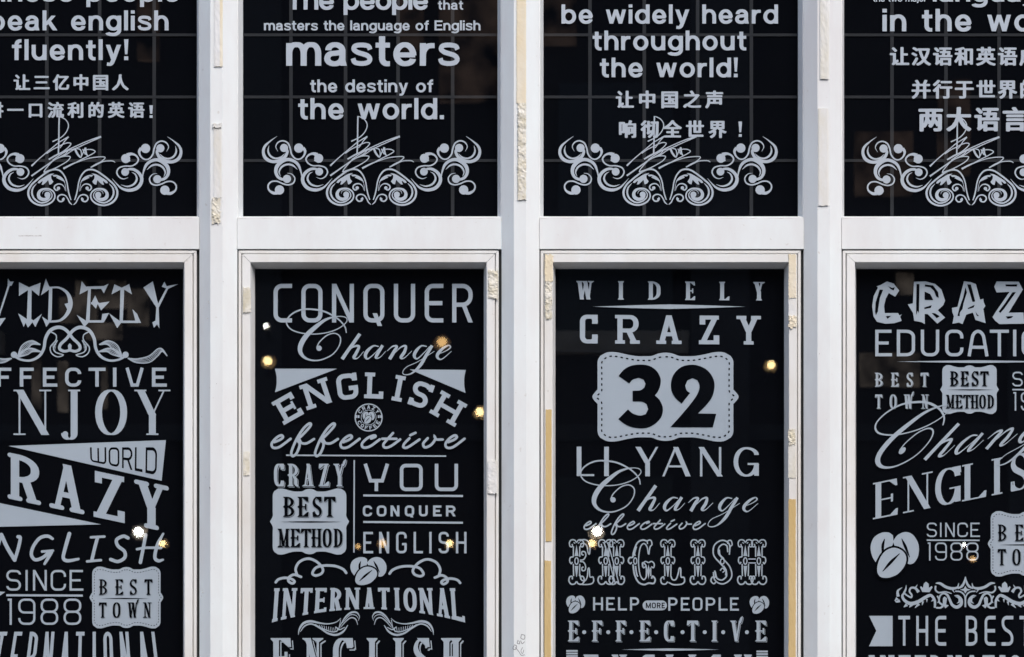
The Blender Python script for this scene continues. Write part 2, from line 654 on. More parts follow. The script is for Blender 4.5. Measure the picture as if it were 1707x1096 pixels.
def word(win, letters, y0, y1, S, tf=None, shadow=0, dark=False, level=0, parent=None, label=None, gap=.3, name='word'):
    """one word cut from film; letters: [(ch,x0,x1)] or (text,x0,x1)"""
    if isinstance(letters, tuple): letters = layout(*letters, gap)
    f = Film(level)
    f.tf = tf
    s = 1 if dark else 0
    if shadow:
        put(f, [(c, p + shadow, q + shadow) for c, p, q in letters], y0 + shadow, y1 + shadow, S, s)
        f.lay += 1
        h2 = shadow * .55
        put(f, [(c, p + h2, q + h2) for c, p, q in letters], y0 + h2, y1 + h2, S, 1 - s)
        f.lay += 1
    put(f, letters, y0, y1, S, s)
    txt = ''.join(c for c, _, _ in letters)
    return f.done(name, parent or win['ob'], win['vd'], label)


# ------------------------------------------------------------------ Helvetica-like lower case
def sans(f, text, x0, x1, base, xh, t=None):
    t = t or .265
    th = .215
    a, b = t / 2, th / 2
    wd = dict(a=.98, b=1.04, c=.95, d=1.04, e=1.0, f=.62, g=1.04, h=.98, i=t, j=.36, k=1.0, l=t, m=1.52, n=.98, o=1.06, p=1.04,
              r=.64, s=.93, t=.62, u=.98, v=1.0, w=1.44, y=1.0, T=1.1, E=1.08, C=1.3)
    wd['.'] = t
    wd['!'] = t * 1.05
    chs = list(text)
    tot = sum(wd.get(c, .55) for c in chs)
    gap = ((x1 - x0) / xh - tot) / (len(chs) - 1)
    x = 0.0
    films = iter(f) if isinstance(f, list) else None
    if films: f = next(films)
    for c in chs:
        w_ = wd.get(c, .55)
        if c == ' ' and films: f = next(films)
        f.k = 0
        q = lambda px, py: (x0 + (x + px) * xh, base + (py - 1) * xh)

        def R_(pts, rx=.5, ry=.5, closed=False):
            pp = rp(pts, rx, ry, closed, 7)
            ww = []
            m = len(pp)
            for i in range(m):
                p0, p1 = (pp[i - 1], pp[(i + 1) % m]) if closed else (pp[max(i - 1, 0)], pp[min(i + 1, m - 1)])
                k = abs(p1[1] - p0[1]) / (math.hypot(p1[0] - p0[0], p1[1] - p0[1]) or 1)
                ww.append((th + (t - th) * k) * xh)
            f.rib([q(*p) for p in pp], ww, closed)

        def V(px, y0, y1): f.poly([q(px - a, y0), q(px + a, y0), q(px + a, y1), q(px - a, y1)])

        def H(py, p0, p1): f.poly([q(p0, py - b), q(p1, py - b), q(p1, py + b), q(p0, py + b)])

        def G(xa, ya, xb, yb, tt=t):
            k = tt * math.hypot(xb - xa, yb - ya) / abs(yb - ya) / 2
            f.poly([q(xa - k, ya), q(xa + k, ya), q(xb + k, yb), q(xb - k, yb)])
        asc, o = -.36, .02
        if c == 'o': R_([(a, b - o), (w_ - a, b - o), (w_ - a, 1 - b + o), (a, 1 - b + o)], closed=True)
        elif c in 'bp':
            R_([(a, b - o), (w_ - a, b - o), (w_ - a, 1 - b + o), (a, 1 - b + o)], .42, .5, closed=True)
            V(a, asc if c == 'b' else 0, 1 if c == 'b' else 1.36)
        elif c in 'dg':
            R_([(a, b - o), (w_ - a, b - o), (w_ - a, 1 - b + o), (a, 1 - b + o)], .42, .5, closed=True)
            if c == 'd': V(w_ - a, asc, 1)
            else:
                V(w_ - a, 0, .9)
                R_([(w_ - a, .85), (w_ - a, 1.39 - b), (.09, 1.39 - b), (.10, 1.16)], .4, .3)
        elif c == 'c': R_([(w_ - a, .36), (w_ - a, b - o), (a, b - o), (a, 1 - b + o), (w_ - a, 1 - b + o), (w_ - a, .64)])
        elif c == 'e':
            R_([(w_ - a, .56), (w_ - a, b - o), (a, b - o), (a, 1 - b + o), (w_ - a * 1.1, 1 - b + o), (w_ - a * 1.2, .70)])
            H(.53, a, w_ - a * .4)
        elif c == 'a':
            R_([(.16, .33), (.14, b - o), (w_ - a - .08, b - o), (w_ - a - .08, .9)], .36, .26)
            R_([(w_ - a - .08, .40), (w_ - .4, .46), (a - .02, .47), (a - .02, 1 - b + o), (w_ - a - .1, 1 - b + o), (w_ - a - .08, .62)], .3, .27)
            f.poly([q(w_ - a * 2 - .08, .75), q(w_ - .08, .75), q(w_ - .02, 1), q(w_ - a * 2 - .03, 1)])
        elif c in 'nhmr':
            V(a, asc if c == 'h' else .02, 1)
            if c == 'm':
                R_([(a, .5), (a, b - o), (w_ / 2, b - o), (w_ / 2, 1)], .26, .38)
                R_([(w_ / 2, .5), (w_ / 2, b - o), (w_ - a, b - o), (w_ - a, 1)], .26, .38)
            elif c == 'r': R_([(a, .62), (a, b + .02), (w_, b + .02)], .34, .42)
            else: R_([(a, .55), (a, b - o), (w_ - a, b - o), (w_ - a, 1)], .33, .38)
        elif c == 'u':
            R_([(a, 0), (a, 1 - b + o), (w_ - a, 1 - b + o), (w_ - a, .5)], .33, .38)
            V(w_ - a, 0, 1)
        elif c == 'l': V(a, asc, 1)
        elif c == 'i': V(a, 0, 1); V(a, asc, asc + .22)
        elif c == 'j':
            V(.36 - a, asc, asc + .22); R_([(.36 - a, 0), (.36 - a, 1.34 - b), (-.03, 1.34 - b)], .2, .2)
        elif c == 't':
            R_([(.28, -.28), (.28, 1 - b + .02), (w_, 1 - b + .02)], .22, .24); H(b, 0, w_)
        elif c == 'f':
            R_([(.30, 1), (.30, asc + b), (w_, asc + b)], .24, .24); H(b, 0, w_)
        elif c == 's':
            pp = [(.84, .30), (.76, .15), (.48, .10), (.20, .14), (.14, .29), (.28, .41), (.50, .48), (.72, .56), (.83, .70), (.75, .85), (.48, .905), (.18, .85), (.10, .68)]
            f.sp([(*q(px * 1.0, py), xh * (.21 if 3 > abs(i - 6) else .205)) for i, (px, py) in enumerate(pp)], n=4)
        elif c in 'vy':
            G(a * 1.05, 0, w_ / 2, 1); G(w_ / 2, 1, w_ - a * 1.05, 0)
            if c == 'y': f.sp([(*q(w_ / 2 + .02, .92), t * xh), (*q(w_ * .42, 1.16), t * xh), (*q(w_ * .30, 1.27), th * xh), (*q(w_ * .08, 1.26), th * xh)], n=4)
        elif c == 'w':
            G(a, 0, w_ * .28, 1, t * .95); G(w_ * .28, 1, w_ / 2, 0, t * .9); G(w_ / 2, 0, w_ * .72, 1, t * .9); G(w_ * .72, 1, w_ - a, 0, t * .95)
        elif c == 'k':
            V(a, asc, 1); G(w_ * .75, 0, a * 1.2, .66, th); G(w_ * .42, .38, w_ - a * 1.1, 1)
        elif c == '.': V(a, .74, 1)
        elif c == '!':
            V(a, .76, 1)
            f.poly([q(0, asc), q(w_, asc), q(w_ * .78, .62), q(w_ * .22, .62)])
        elif c == 'T': V(w_ / 2, asc, 1); H(asc + b, 0, w_)
        elif c == 'E':
            V(a, asc, 1); H(asc + b, a, w_); H(.30, a, w_ * .93); H(1 - b, a, w_)
        elif c == 'C':
            R_([(w_ - a, .02), (w_ - a, asc + b), (a, asc + b), (a, 1 - b), (w_ - a, 1 - b), (w_ - a, .6)], .6, .6)
        x += w_ + gap


_hz = {}


def hanzi(f, ch, cx, cy, size, bold):
    """one Chinese character from Blender's built-in font, thickened by stamped copies"""
    if ch not in _hz:
        cu = D.curves.new("character", 'FONT')
        cu.body = ch
        cu.resolution_u = 3
        ob = D.objects.new("character", cu)
        C.objects.link(ob)
        dg_ = bpy.context.evaluated_depsgraph_get()
        me = D.meshes.new_from_object(ob.evaluated_get(dg_))
        _hz[ch] = ([tuple(v.co) for v in me.vertices], [tuple(p.vertices) for p in me.polygons])
        D.objects.remove(ob)
        D.curves.remove(cu)
        D.meshes.remove(me)
    vv, ff = _hz[ch]
    f.k = 0
    for dx, dy in ((0, 0), (1, 0), (-1, 0), (0, .55), (0, -.55), (.75, .45), (-.75, .45), (.75, -.45), (-.75, -.45)):
        n = len(f.v)
        z = f._z()
        for x, y, _ in vv: f.v.append((cx + (x - .5) * size + dx * bold, cy - (y - .37) * size + dy * bold, z))
        for q in ff:
            f.f.append(tuple(i + n for i in q))
            f.m.append(0)
        f.k += 1


# ------------------------------------------------------------------ the window wall
MU = [-139.7 + 503.7 * k for k in range(5)]   # mullion centres in facade units
TOP, SPLIT, LOW, BOT = -130, 363.5, 418, 1290


def prism_frame(sides, x0, x1, y0, y1, prof, gap=.35):
    """mitred frame members; prof: [(u,v)] from the outer edge inwards; returns {side: (verts, faces)}"""
    out = {}
    n = len(prof)
    for s in sides:
        vv = []
        for u, v in prof:
            if s == 'l': e = [(x0 + u, y0 + u + gap), (x0 + u, y1 - u - gap)]
            if s == 'r': e = [(x1 - u, y0 + u + gap), (x1 - u, y1 - u - gap)]
            if s == 't': e = [(x0 + u + gap, y0 + u), (x1 - u - gap, y0 + u)]
            if s == 'b': e = [(x0 + u + gap, y1 - u), (x1 - u - gap, y1 - u)]
            vv += [F(*e[0], v), F(*e[1], v)]
        ff = []
        for i in range(n - 1):
            q = (2 * i, 2 * i + 1, 2 * i + 3, 2 * i + 2)
            ff.append(q if s in 'lb' else q[::-1])
        ff.append(tuple(range(0, 2 * n, 2)))
        ff.append(tuple(range(1, 2 * n, 2)))
        out[s] = (vv, ff)
    return out


UPROF = [(0, .06), (0, .004), (1.4, .004), (7.0, .046), (7.0, .06)]
UPROFB = [(0, .06), (0, .006), (3.0, .006), (6.2, .046), (6.2, .06)]
LPROF = [(0, .045), (0, .001), (.5, 0), (4.3, 0), (4.8, .001), (4.8, .013), (6.4, .013), (6.4, -.003), (6.9, -.004), (19.4, -.004), (20, -.003), (25, .046), (25, .06)]
UG, LG = .046, .048       # depth of the outer glass face

upper, lower = [], []
ULAB = ["upper fixed window lettered speak english fluently, far left", "upper fixed window lettered masters the destiny of the world",
        "upper fixed window lettered be widely heard throughout the world", "upper fixed window lettered in the world, cut by the right edge"]
LLAB = ["lower casement window with leafy vine under WIDELY and the word ENJOY", "lower casement window headed by the word CONQUER over a bean emblem",
        "lower casement window with the big number 32 on a dashed badge", "lower casement window headed by brush lettered CRAZY above EDUCATION"]
shared = {}
for k in range(4):
    ml, mr = MU[k], MU[k + 1]
    for kind in ('u', 'l'):
        if kind == 'u':
            x0, x1, y0, y1, gd = ml + 31.5, mr - 31.5, TOP, SPLIT, UG
            e = empty("fixed_window", F((x0 + x1) / 2, y1, 0), ULAB[k], "window", "lettered windows in the upper row")
            e["kind"] = "thing"
        else:
            x0, x1, y0, y1, gd = ml + 33.5, mr - 36.5, LOW, BOT, LG
            e = empty("casement_window", F((x0 + x1) / 2, y1, 0), LLAB[k], "window", "lettered windows in the lower row")
            e["kind"] = "thing"
        if k == 0:
            parts = []
            if kind == 'u':
                fr_ = prism_frame('ltr', x0, x1, y0, y1, UPROF)
                fr_.update(prism_frame('b', x0, x1, y0, y1, UPROFB))
            else:
                fr_ = prism_frame('ltrb', x0, x1, y0, y1, LPROF)
            for s, (vv, ff) in fr_.items():
                parts.append(link("stile" if s in 'lr' else "rail", vv, ff, PAINT if kind == 'u' else CREAM, e))
            ins = 4 if kind == 'u' else 22
            v4 = [F(x0 + ins, y1 - ins, gd), F(x1 - ins, y1 - ins, gd), F(x1 - ins, y0 + ins, gd), F(x0 + ins, y0 + ins, gd)]
            parts.append(link("glass_pane", v4, [(0, 1, 2, 3)], GLASS, e))
            mb = MB()
            A_, B_ = F(x0 + ins, y1 - ins), F(x1 - ins, y0 + ins)
            mb.box(A_.x, B_.x, gd + .0125, gd + .016, A_.z, B_.z)
            parts.append(link("blackout_film", mb.v, mb.f, BLACK, e))
            if kind == 'l':    # rubber seal in the gap round the casement
                mb = MB()
                for (p0, p1, q0, q1) in ((x0 - 2.0, x0, y0 - 2, y1), (x1, x1 + 5.0, y0 - 2, y1), (x0, x1, y0 - 2.0, y0)):
                    A_, B_ = F(p0 + .1, q1), F(p1 - .1, q0)
                    mb.box(A_.x, B_.x, .014, .05, A_.z, B_.z)
                parts.append(link("rubber_seal", mb.v, mb.f, SEAL, e))
            shared[kind] = parts
        else:
            for o in shared[kind]: copy_part(o, e)
        rec = dict(ob=e, vd=gd + .0085, gd=gd)
        (upper if kind == 'u' else lower).append(rec)

# glazing bars behind the upper panes
BX = [[-12, 78, 166, 257], [485, 576, 663.5, 754.5], [983.5, 1074, 1163, 1252.5], [1487, 1577, 1665.5, 1755]]
for k in range(4):
    mb = MB()
    d0, d1 = UG + .0098, UG + .0118
    for i, x in enumerate(BX[k]):
        A_, B_ = P(x - 2.9, 380, d0), P(x + 2.9, -140, d0)
        mb.box(A_.x, B_.x, d0, d1, F(0, SPLIT - 5).z, F(0, TOP + 5).z)
    for y in (-45, 58.5, 162, 268):
        A_, B_ = P(0, y + 2.3, d0), P(0, y - 2.3, d0)
        x_l, x_r = F(MU[k] + 36, 0).x, F(MU[k + 1] - 36, 0).x
        mb.box(x_l, x_r, d0 - .0006, d1 - .0006, A_.z, B_.z)
    link("glazing_bars", mb.v, mb.f, BAR, upper[k]['ob'])

# mullions between the windows and transoms between the rows
MLAB = ["white mullion post left of the CONQUER window, with a dark nick", "white mullion post left of the number 32 window, with a small pen doodle",
        "white mullion post right of the number 32 window, with two white tape strips"]
posts = []
for k in range(1, 4):
    m = MU[k]
    e = empty("mullion", F(m, BOT, 0), MLAB[k - 1], "mullion", "mullion posts between the windows")
    if k == 1:
        sec = [(-31.5, .06), (-31.5, .0), (-11.8, -.0405), (-11.0, -.042), (9.4, -.042), (10.2, -.0405), (31.5, .0), (31.5, .06)]
        vv = [F(m + u, y, v) for y in (BOT, TOP - 10) for u, v in sec]
        n = len(sec)
        ff = [(i, i + 1, n + i + 1, n + i) for i in range(n - 1)] + [tuple(range(n))[::-1], tuple(range(n, 2 * n))]
        post0 = [link("post", vv, ff, PAINT, e)]
    else:
        copy_part(post0[0], e)
    posts.append(e)
TLAB = ["white transom rail above the leafy vine window, with a faint scuff", "white transom rail above the CONQUER window",
        "clean white transom rail above the number 32 window", "white transom rail above the brush lettered CRAZY window"]
rails = []
for k in range(4):
    x0, x1 = MU[k] + 31.8, MU[k + 1] - 31.8
    e = empty("transom", F((x0 + x1) / 2, 416, 0), TLAB[k], "transom", "transom rails between the window rows")
    if k == 0:
        mb = MB()
        A_, B_ = F(x0, 415.6), F(x1, SPLIT + .2)
        r = .0012
        v, f = boxv(A_.x, B_.x, -.003, .06, A_.z, B_.z)
        mb.add(v, f)
        tr0 = link("rail", mb.v, mb.f, PAINT, e)
        gv, gf = [], []
        rnd = random.Random(3)
        x, n = x0 + 1, 0        # dirt lying along the top edge
        while x < x1 - 1:
            hgt = max(.08, rnd.gauss(.45, .38))
            gv += [F(x, SPLIT + .4, -.0034), F(x, SPLIT + .4 + hgt, -.0034)]
            if n: gf.append((2 * n - 2, 2 * n - 1, 2 * n + 1, 2 * n))
            n += 1
            x += rnd.uniform(2, 14)
        dirt0 = link("dirt_line", gv, gf, GRIME, e)
    else:
        copy_part(tr0, e)
        copy_part(dirt0, e)
    rails.append(e)

# marks on the paint
f = Film()
f.sp([(349.5, 812, 1), (351.5, 818, 2.2), (353.2, 825, 2.0), (353.6, 830, .6)])
f.done("dark_nick", posts[0], -.0418, "curved dark nick", [DARKSCUFF])
f = Film()
for x, y, r in ((338, 988, 1.1), (336, 994, .6), (341, 991, .5)): f.disc(x, y, r, n=8)
f.done("dirt_spot", posts[0], -.018, None, [SCUFF])
for pi, pl, spots in ((0, -.0422, ((347, 503, 1.0), (346.5, 531, .8), (372, 470, .7), (361, 640, .5), (349, 1020, .7))), (1, -.0422, ((868, 752, .8), (860, 655, .5), (875, 560, .45))), (2, -.0422, ((1366, 590, .6), (1378, 700, .5)))):
    for x, y, r in spots:
        f = Film()
        f.poly([(x + r * random.uniform(.6, 1.3) * math.cos(q), y + 1.8 * r * random.uniform(.6, 1.3) * math.sin(q)) for q in (0, .9, 1.8, 2.7, 3.6, 4.5, 5.4)])
        f.done("paint_chip", posts[pi], pl, None, [SCUFF])
f = Film()
Zd = (795, 720, 2.915)
f.sp([(215, 985), (232, 990), (230, 1008), (214, 1004), (216, 988)], 3.2, Z=Zd)
f.sp([(212, 1015), (220, 1030), (232, 1020)], 3.2, Z=Zd)
f.sp([(200, 1012), (196, 1028), (208, 1030), (204, 1016)], 3.2, Z=Zd)
f.sp([(178, 1040), (176, 1056), (190, 1056), (192, 1040), (180, 1036)], 3.4, Z=Zd)
f.sp([(186, 1048), (205, 1070), (215, 1086), (232, 1084)], 3.0, Z=Zd)
f.sp([(222, 1048), (214, 1066), (222, 1078), (228, 1060)], 2.6, Z=Zd)
f.done("pen_doodle", posts[1], -.0422, "small grey pen doodle", [INK])
f = Film()
rnd = random.Random(5)
for i in range(16):
    x = 31 + i * 2.4
    f.poly([(x, 392.6 + rnd.uniform(-.5, .5)), (x + 2.2, 392.6 + rnd.uniform(-.5, .5)), (x + 2.0, 394.2 + rnd.uniform(-.4, .6)), (x + .2, 394.2)])
f.done("scuff_mark", rails[0], -.0032, "faint grey scuff", [SCUFF])


# ------------------------------------------------------------------ tape left on the frames
def tape(px0, px1, py0, py1, plane, m, label, thick=.003, crumple=.0, seed=1, ragged=.6, split=None, name="tape_strip", group="strips of old tape left on the frames"):
    """a strip with uneven edges and a wrinkled face; plane = depth of the surface it sticks to"""
    rnd = random.Random(seed)
    nx = 10 if crumple else 6
    ny = max(6, int((py1 - py0) / (1.3 if crumple else 5)))
    o = P((px0 + px1) / 2, py1, plane)
    vv, ff, fm = [], [], []
    ph = [rnd.uniform(0, 6) for _ in range(8)]

    def disp(u, v):
        if not crumple: return .25 * thick * noise.noise(Vector((u, v * .12, ph[0])))
        t = 0
        for i in range(3):
            t += noise.noise(Vector((u * (.45 + .5 * i), v * (.06 + .11 * i), ph[i] * 7))) / (1 + .45 * i)
        return .75 * crumple * max(1.6 * t + .2, -.3)
    for j in range(ny + 1):
        y = py0 + (py1 - py0) * j / ny
        el, er = rnd.uniform(-1, 1) * ragged * .5, rnd.uniform(-1, 1) * ragged * .5
        for i in range(nx + 1):
            u = i / nx
            x = px0 + el + (px1 + er - px0 - el) * u
            yy = y
            if j in (0, ny): yy += rnd.uniform(-1, 1) * ragged * 1.2
            d = plane - thick - disp(u * 3, (y - py0))
            if i in (0, nx): d = plane - thick * .8
            vv.append(P(x, yy, min(d, plane - .0006)))
    n1 = len(vv)
    for v in list(vv): vv.append(Vector((v.x, plane - .0002, v.z)))
    W_ = nx + 1
    for j in range(ny):
        for i in range(nx):
            q = j * W_ + i
            ff.append((q, q + W_, q + W_ + 1, q + 1))
            fm.append(1 if split and (i / nx < split) and (j / ny > .28) else 0)
    rim = [i for i in range(W_)] + [j * W_ + nx for j in range(1, ny + 1)] + [ny * W_ + i for i in range(nx - 1, -1, -1)] + [j * W_ for j in range(ny - 1, 0, -1)]
    for p, q in zip(rim, rim[1:] + rim[:1]):
        ff.append((p, q, q + n1, p + n1))
        fm.append(0)
    ob = link(name, [v - o for v in vv], ff, m if isinstance(m, list) else [m], None, fm)
    ob.location = o
    return tag(ob, label, "tape", group)


FR, FC = -.042, -.004
tape(357, 371, -60, 111, FR, [FOAM, PALE], "half peeled cream tape strip running off the top of the leftmost mullion", .004, 0, 1, .5, .6)
tape(355, 369, 206, 212, FR, PALE, "small white curled tape end on the leftmost mullion", .007, .0015, 2, 1.5)
tape(356, 369, 214, 330, FR, [PALE, FOAM], "pale tape strip below the curled end on the leftmost mullion", .003, 0, 3, .6)
tape(353, 367, 331, 373, FR, CRUST, "crumpled cream tape scrap at the transom height of the leftmost mullion", .003, .0032, 4, 2.0)
tape(861, 877, -60, 172, FR, FOAM, "long cream tape strip running off the top of the middle mullion", .003, .0004, 5, .7)
tape(863, 877, 172, 333, FR, [CRUST, PALE], "wrinkled thick tape strip on the middle mullion", .005, .0022, 6, 1.2)
tape(1367, 1381.5, -60, 132, FR, PALE, "white tape strip running off the top of the right mullion", .0045, 0, 7, .3)
tape(1364, 1381, 181, 343, FR, PALE, "lower white tape strip on the right mullion", .004, .0002, 8, .6)
tape(405, 418, 480, 521, FC, [CRUST, FOAM], "short cream tape piece high on the left stile of the CONQUER window", .004, .0008, 9, 1.2)
tape(405.5, 416, 753, 793, FC, CRUST, "short crackled tape piece low on the left stile of the CONQUER window", .002, .0010, 10, .8)
tape(814, 830, 451, 498, FC, CRUST, "torn crumpled tape at the upper right corner of the CONQUER window", .003, .0026, 11, 2.0)
tape(813, 829, 768, 823, FC, PALE, "white torn tape piece low on the right stile of the CONQUER window", .004, .0012, 12, 1.2)
tape(908, 922, 425, 470, FC, FOAM, "peeling cream tape at the upper left corner of the number 32 window", .003, .0012, 13, 1.8)
tape(909, 920, 470, 531, FC, CRUST, "crumpled tape tail below the upper left corner of the number 32 window", .003, .0026, 14, 2.2)
tape(909.5, 919.5, 683, 903, FC, TAN, "upper tan tape strip on the left stile of the number 32 window", .0022, 0, 15, .5)
tape(907.5, 918.5, 935, 1180, FC, TAN, "lower tan tape strip on the left stile of the number 32 window", .0022, 0, 16, .6)
tape(1314.5, 1327, 424, 497, FC, FOAM, "cream tape strip at the upper right corner of the number 32 window", .003, .0006, 17, 1.2)
tape(1314.5, 1326.5, 497, 530, FC, PALE, "thin white tape remnant high on the right stile of the number 32 window", .0012, 0, 18, .5)
tape(1314.5, 1328, 528, 546, FC, FOAM, "curled tape tip hanging on the right stile of the number 32 window", .004, .0030, 19, 2.5)
tape(1314, 1326, 716, 741, FC, CRUST, "crumpled tape knot halfway down the right stile of the number 32 window", .003, .0034, 20, 2.0)
tape(1314, 1326.5, 742, 797, FC, PALE, "pale tape piece under the crumpled knot of the number 32 window", .002, .0004, 21, .6)
tape(1314.5, 1326.5, 832, 1180, FC, TAN, "long tan tape strip low on the right stile of the number 32 window", .0022, 0, 22, .7)


# ------------------------------------------------------------------ upper windows: sentences
def line(win, text, x0, x1, base, xh, label=None):
    fs = [Film() for _ in text.split()]
    sans(fs, text, x0, x1, base, xh)
    for f, t in zip(fs, text.split()): f.done("word", win['ob'], win['vd'], "word " + t.strip('.!'))


def chinese(win, text, cx0, pitch, cy, size, bold, bang=None):
    for i, ch in enumerate(text):
        f = Film()
        hanzi(f, ch, cx0 + i * pitch, cy, size, bold)
        f.done("chinese_character", win['ob'], win['vd'])


A, B_, C_, D_ = upper
line(A, "Chinese people", -63, 299, 3, 25)
line(A, "speak english", -45, 281, 51, 24.5)
line(A, "fluently!", 20, 214, 100.5, 25.5)
chinese(A, "让三亿中国人", 36.5, 32.8, 138, 28, 1.15)
chinese(A, "讲一口流利的英语", -8, 33.6, 184, 27.5, 1.15)
f = Film()
f.poly([(249, 176), (255, 176), (253.8, 190), (250.2, 190)])
f.poly([(249.4, 192.5), (254.4, 192.5), (254.4, 197), (249.4, 197)])
f.done("exclamation_mark", A['ob'], A['vd'])
line(B_, "The people", 477.5, 713.5, 16.4, 25)
line(B_, "that", 730, 772, 16.4, 11.5)
line(B_, "masters the language of English", 440, 801, 51, 12.2)
line(B_, "masters", 477, 766, 110, 38.5)
line(B_, "the destiny of", 517, 722, 154, 15.6)
line(B_, "the world.", 497, 740, 199, 26)
line(C_, "be widely heard", 936, 1297, 39.7, 23.5)
line(C_, "throughout", 988, 1244, 84, 24)
line(C_, "the world!", 1000, 1230, 129, 24)
chinese(C_, "让中国之声", 1041.5, 37.4, 166.5, 30.5, 1.3)
chinese(C_, "响彻全世界", 1046, 37.5, 216, 30.5, 1.3)
f = Film()
f.poly([(1231, 203), (1237, 203), (1235.6, 221), (1232.4, 221)])
f.poly([(1231.5, 224), (1236.5, 224), (1236.5, 228.5), (1231.5, 228.5)])
f.done("exclamation_mark", C_['ob'], C_['vd'])
line(D_, "the two major", 1455, 1545, 3, 7.4)
line(D_, "languages", 1555, 1786, 3, 25)
line(D_, "in the world", 1471, 1790, 52.5, 27.5)
chinese(D_, "让汉语和英语成为", 1499.5, 36, 94.5, 32.5, 1.35)
chinese(D_, "并行于世界的", 1535.5, 36, 149.5, 32.5, 1.35)
chinese(D_, "两大语言", 1551.5, 46.8, 199.5, 42, 1.9)

# signature scribble and scroll ornament, drawn for the second window and repeated
ZS = (540, 190, 10.44)
f = Film(1)
S_ = lambda *p, w=17: f.sp(list(p), w, n=4, Z=ZS)
S_((592, 40), (588, 200), (585, 450), (578, 690), w=24)
S_((592, 45, 12), (640, 60), (700, 95), (745, 160), (750, 230), (710, 320), (640, 395), (560, 440), (475, 480, 22))
S_((110, 905, 30), (230, 790), (370, 670), (480, 580), (570, 505), (650, 455), (755, 395, 24))
S_((755, 395, 24), (690, 470), (640, 545), (600, 595, 14))
S_((370, 690), (470, 620), (570, 572), (660, 525), (740, 500), (795, 512), (770, 560), (690, 630), (600, 685), (500, 735), (410, 790, 26))
S_((410, 790, 26), (620, 680), (880, 560), (1100, 465), (1320, 390, 26))
S_((1322, 398, 26), (1150, 475), (960, 560), (800, 645), (690, 720), (520, 790), (350, 905), (220, 995), (110, 1078, 30))
S_((420, 780), (560, 700), (720, 645), (880, 595), (980, 555))
S_((480, 800), (640, 690), (740, 640), (690, 700), (560, 770))
S_((110, 1078, 28), (260, 975), (420, 860), (560, 770), (660, 738), (750, 733), (785, 750), (740, 815), (620, 890), (490, 955), (330, 1010, 18))
S_((325, 1015), (345, 970), (410, 890), (490, 805))
S_((325, 1015), (440, 985), (540, 945))
S_((665, 950, 34), (820, 870, 24), (980, 810), (1130, 765), (1290, 745), (1385, 750), (1370, 790), (1270, 860), (1140, 930, 20))
S_((1140, 930, 20), (1260, 865, 30), (1360, 825), (1470, 815), (1530, 820), (1565, 842, 12))
S_((665, 950, 20), (830, 870), (980, 790), (1110, 725), (1215, 660), (1180, 625), (1110, 615), (1070, 620))
S_((870, 610, 36), (900, 680, 34), (940, 735, 30), (970, 760, 16))
S_((970, 760), (980, 690), (960, 620), (900, 600))
S_((970, 755), (1005, 680), (1050, 585, 28))
S_((1050, 585, 30), (1060, 680, 30), (1095, 740, 14))
S_((1000, 610), (1040, 690), (1055, 700))
sig = f.done("signature", B_['ob'], B_['vd'], "scribbled signature")

ZO = (610, 225, 8.535)
f = Film(0)
halves = []


def O_(pts, w=20, blob=None):
    for mir in (0, 1):
        g = (lambda x: 159.8 - x) if mir else (lambda x: x)
        f.sp([(g(p[0]), p[1], .91 * (p[2] if len(p) > 2 else w)) for p in pts], w, n=6, Z=ZO)
        if blob: f.disc(ZO[0] + g(blob[0]) / ZO[2], ZO[1] + blob[1] / ZO[2], blob[2] / ZO[2], n=24)


def OP(pts):
    for mir in (0, 1):
        f.zp([((159.8 - x) if mir else x, y) for x, y in pts], ZO, True)


O_([(90, 992, 10), (125, 960, 18), (150, 910, 18), (185, 862, 18), (240, 848, 20), (285, 870, 22), (295, 910, 22), (265, 945, 22), (222, 938, 22), (205, 908, 20), (215, 888, 10)], 18, (218, 916, 17))
O_([(105, 925, 16), (130, 850, 20), (150, 760, 20), (165, 670, 20), (200, 580, 22), (260, 510, 24), (335, 490, 26), (420, 512, 26), (520, 580, 26), (600, 645, 26), (670, 712, 28),
    (712, 800, 32), (700, 890, 32), (640, 960, 30), (545, 998, 26), (450, 990, 26), (370, 945, 24), (335, 880, 22), (350, 815, 22), (405, 772, 24), (470, 765, 28), (535, 785, 38), (568, 835, 48), (555, 890, 54),
    (500, 918, 52), (440, 902, 46), (412, 865, 30)], 22, (440, 850, 42))
O_([(595, 690, 5), (648, 755, 24), (660, 835, 28), (622, 912, 26), (540, 962, 24), (455, 950, 22), (392, 902, 20), (375, 850, 16), (405, 800, 12), (455, 785, 10), (500, 805, 8), (512, 840, 4)])
O_([(190, 790, 4), (200, 745, 10), (240, 703, 16), (290, 697, 20), (332, 720, 22), (343, 755, 22), (318, 785, 22), (288, 780, 20)], 18, (284, 757, 24))
O_([(178, 800, 8), (182, 740, 8), (190, 700, 8)])
OP([(185, 712), (200, 650), (245, 597), (310, 568), (372, 568), (350, 592), (300, 590), (318, 608), (255, 638), (208, 660)])
OP([(345, 545), (410, 558), (490, 603), (555, 645), (582, 682), (552, 686), (516, 655), (508, 662), (525, 708), (498, 706), (452, 664), (432, 640), (424, 662), (414, 706), (384, 696), (356, 664), (384, 622), (390, 580)])
O_([(640, 620, 4), (700, 690, 16), (770, 755, 32), (870, 786, 46), (980, 762, 52), (1045, 695, 54), (1060, 615, 52), (1020, 540, 48), (950, 492, 42), (885, 485, 36), (840, 500, 30)], 30, (825, 525, 55))
O_([(765, 708, 4), (855, 732, 22), (945, 702, 30), (990, 630, 30), (968, 560, 20), (918, 528, 4)])
O_([(868, 605, 4), (800, 625, 14), (738, 595, 20), (706, 530, 22), (738, 468, 22), (820, 442, 20), (915, 440, 20), (985, 402, 22), (1012, 345, 24), (975, 290, 28), (910, 268, 40), (850, 285, 60)], 22, (832, 335, 64))
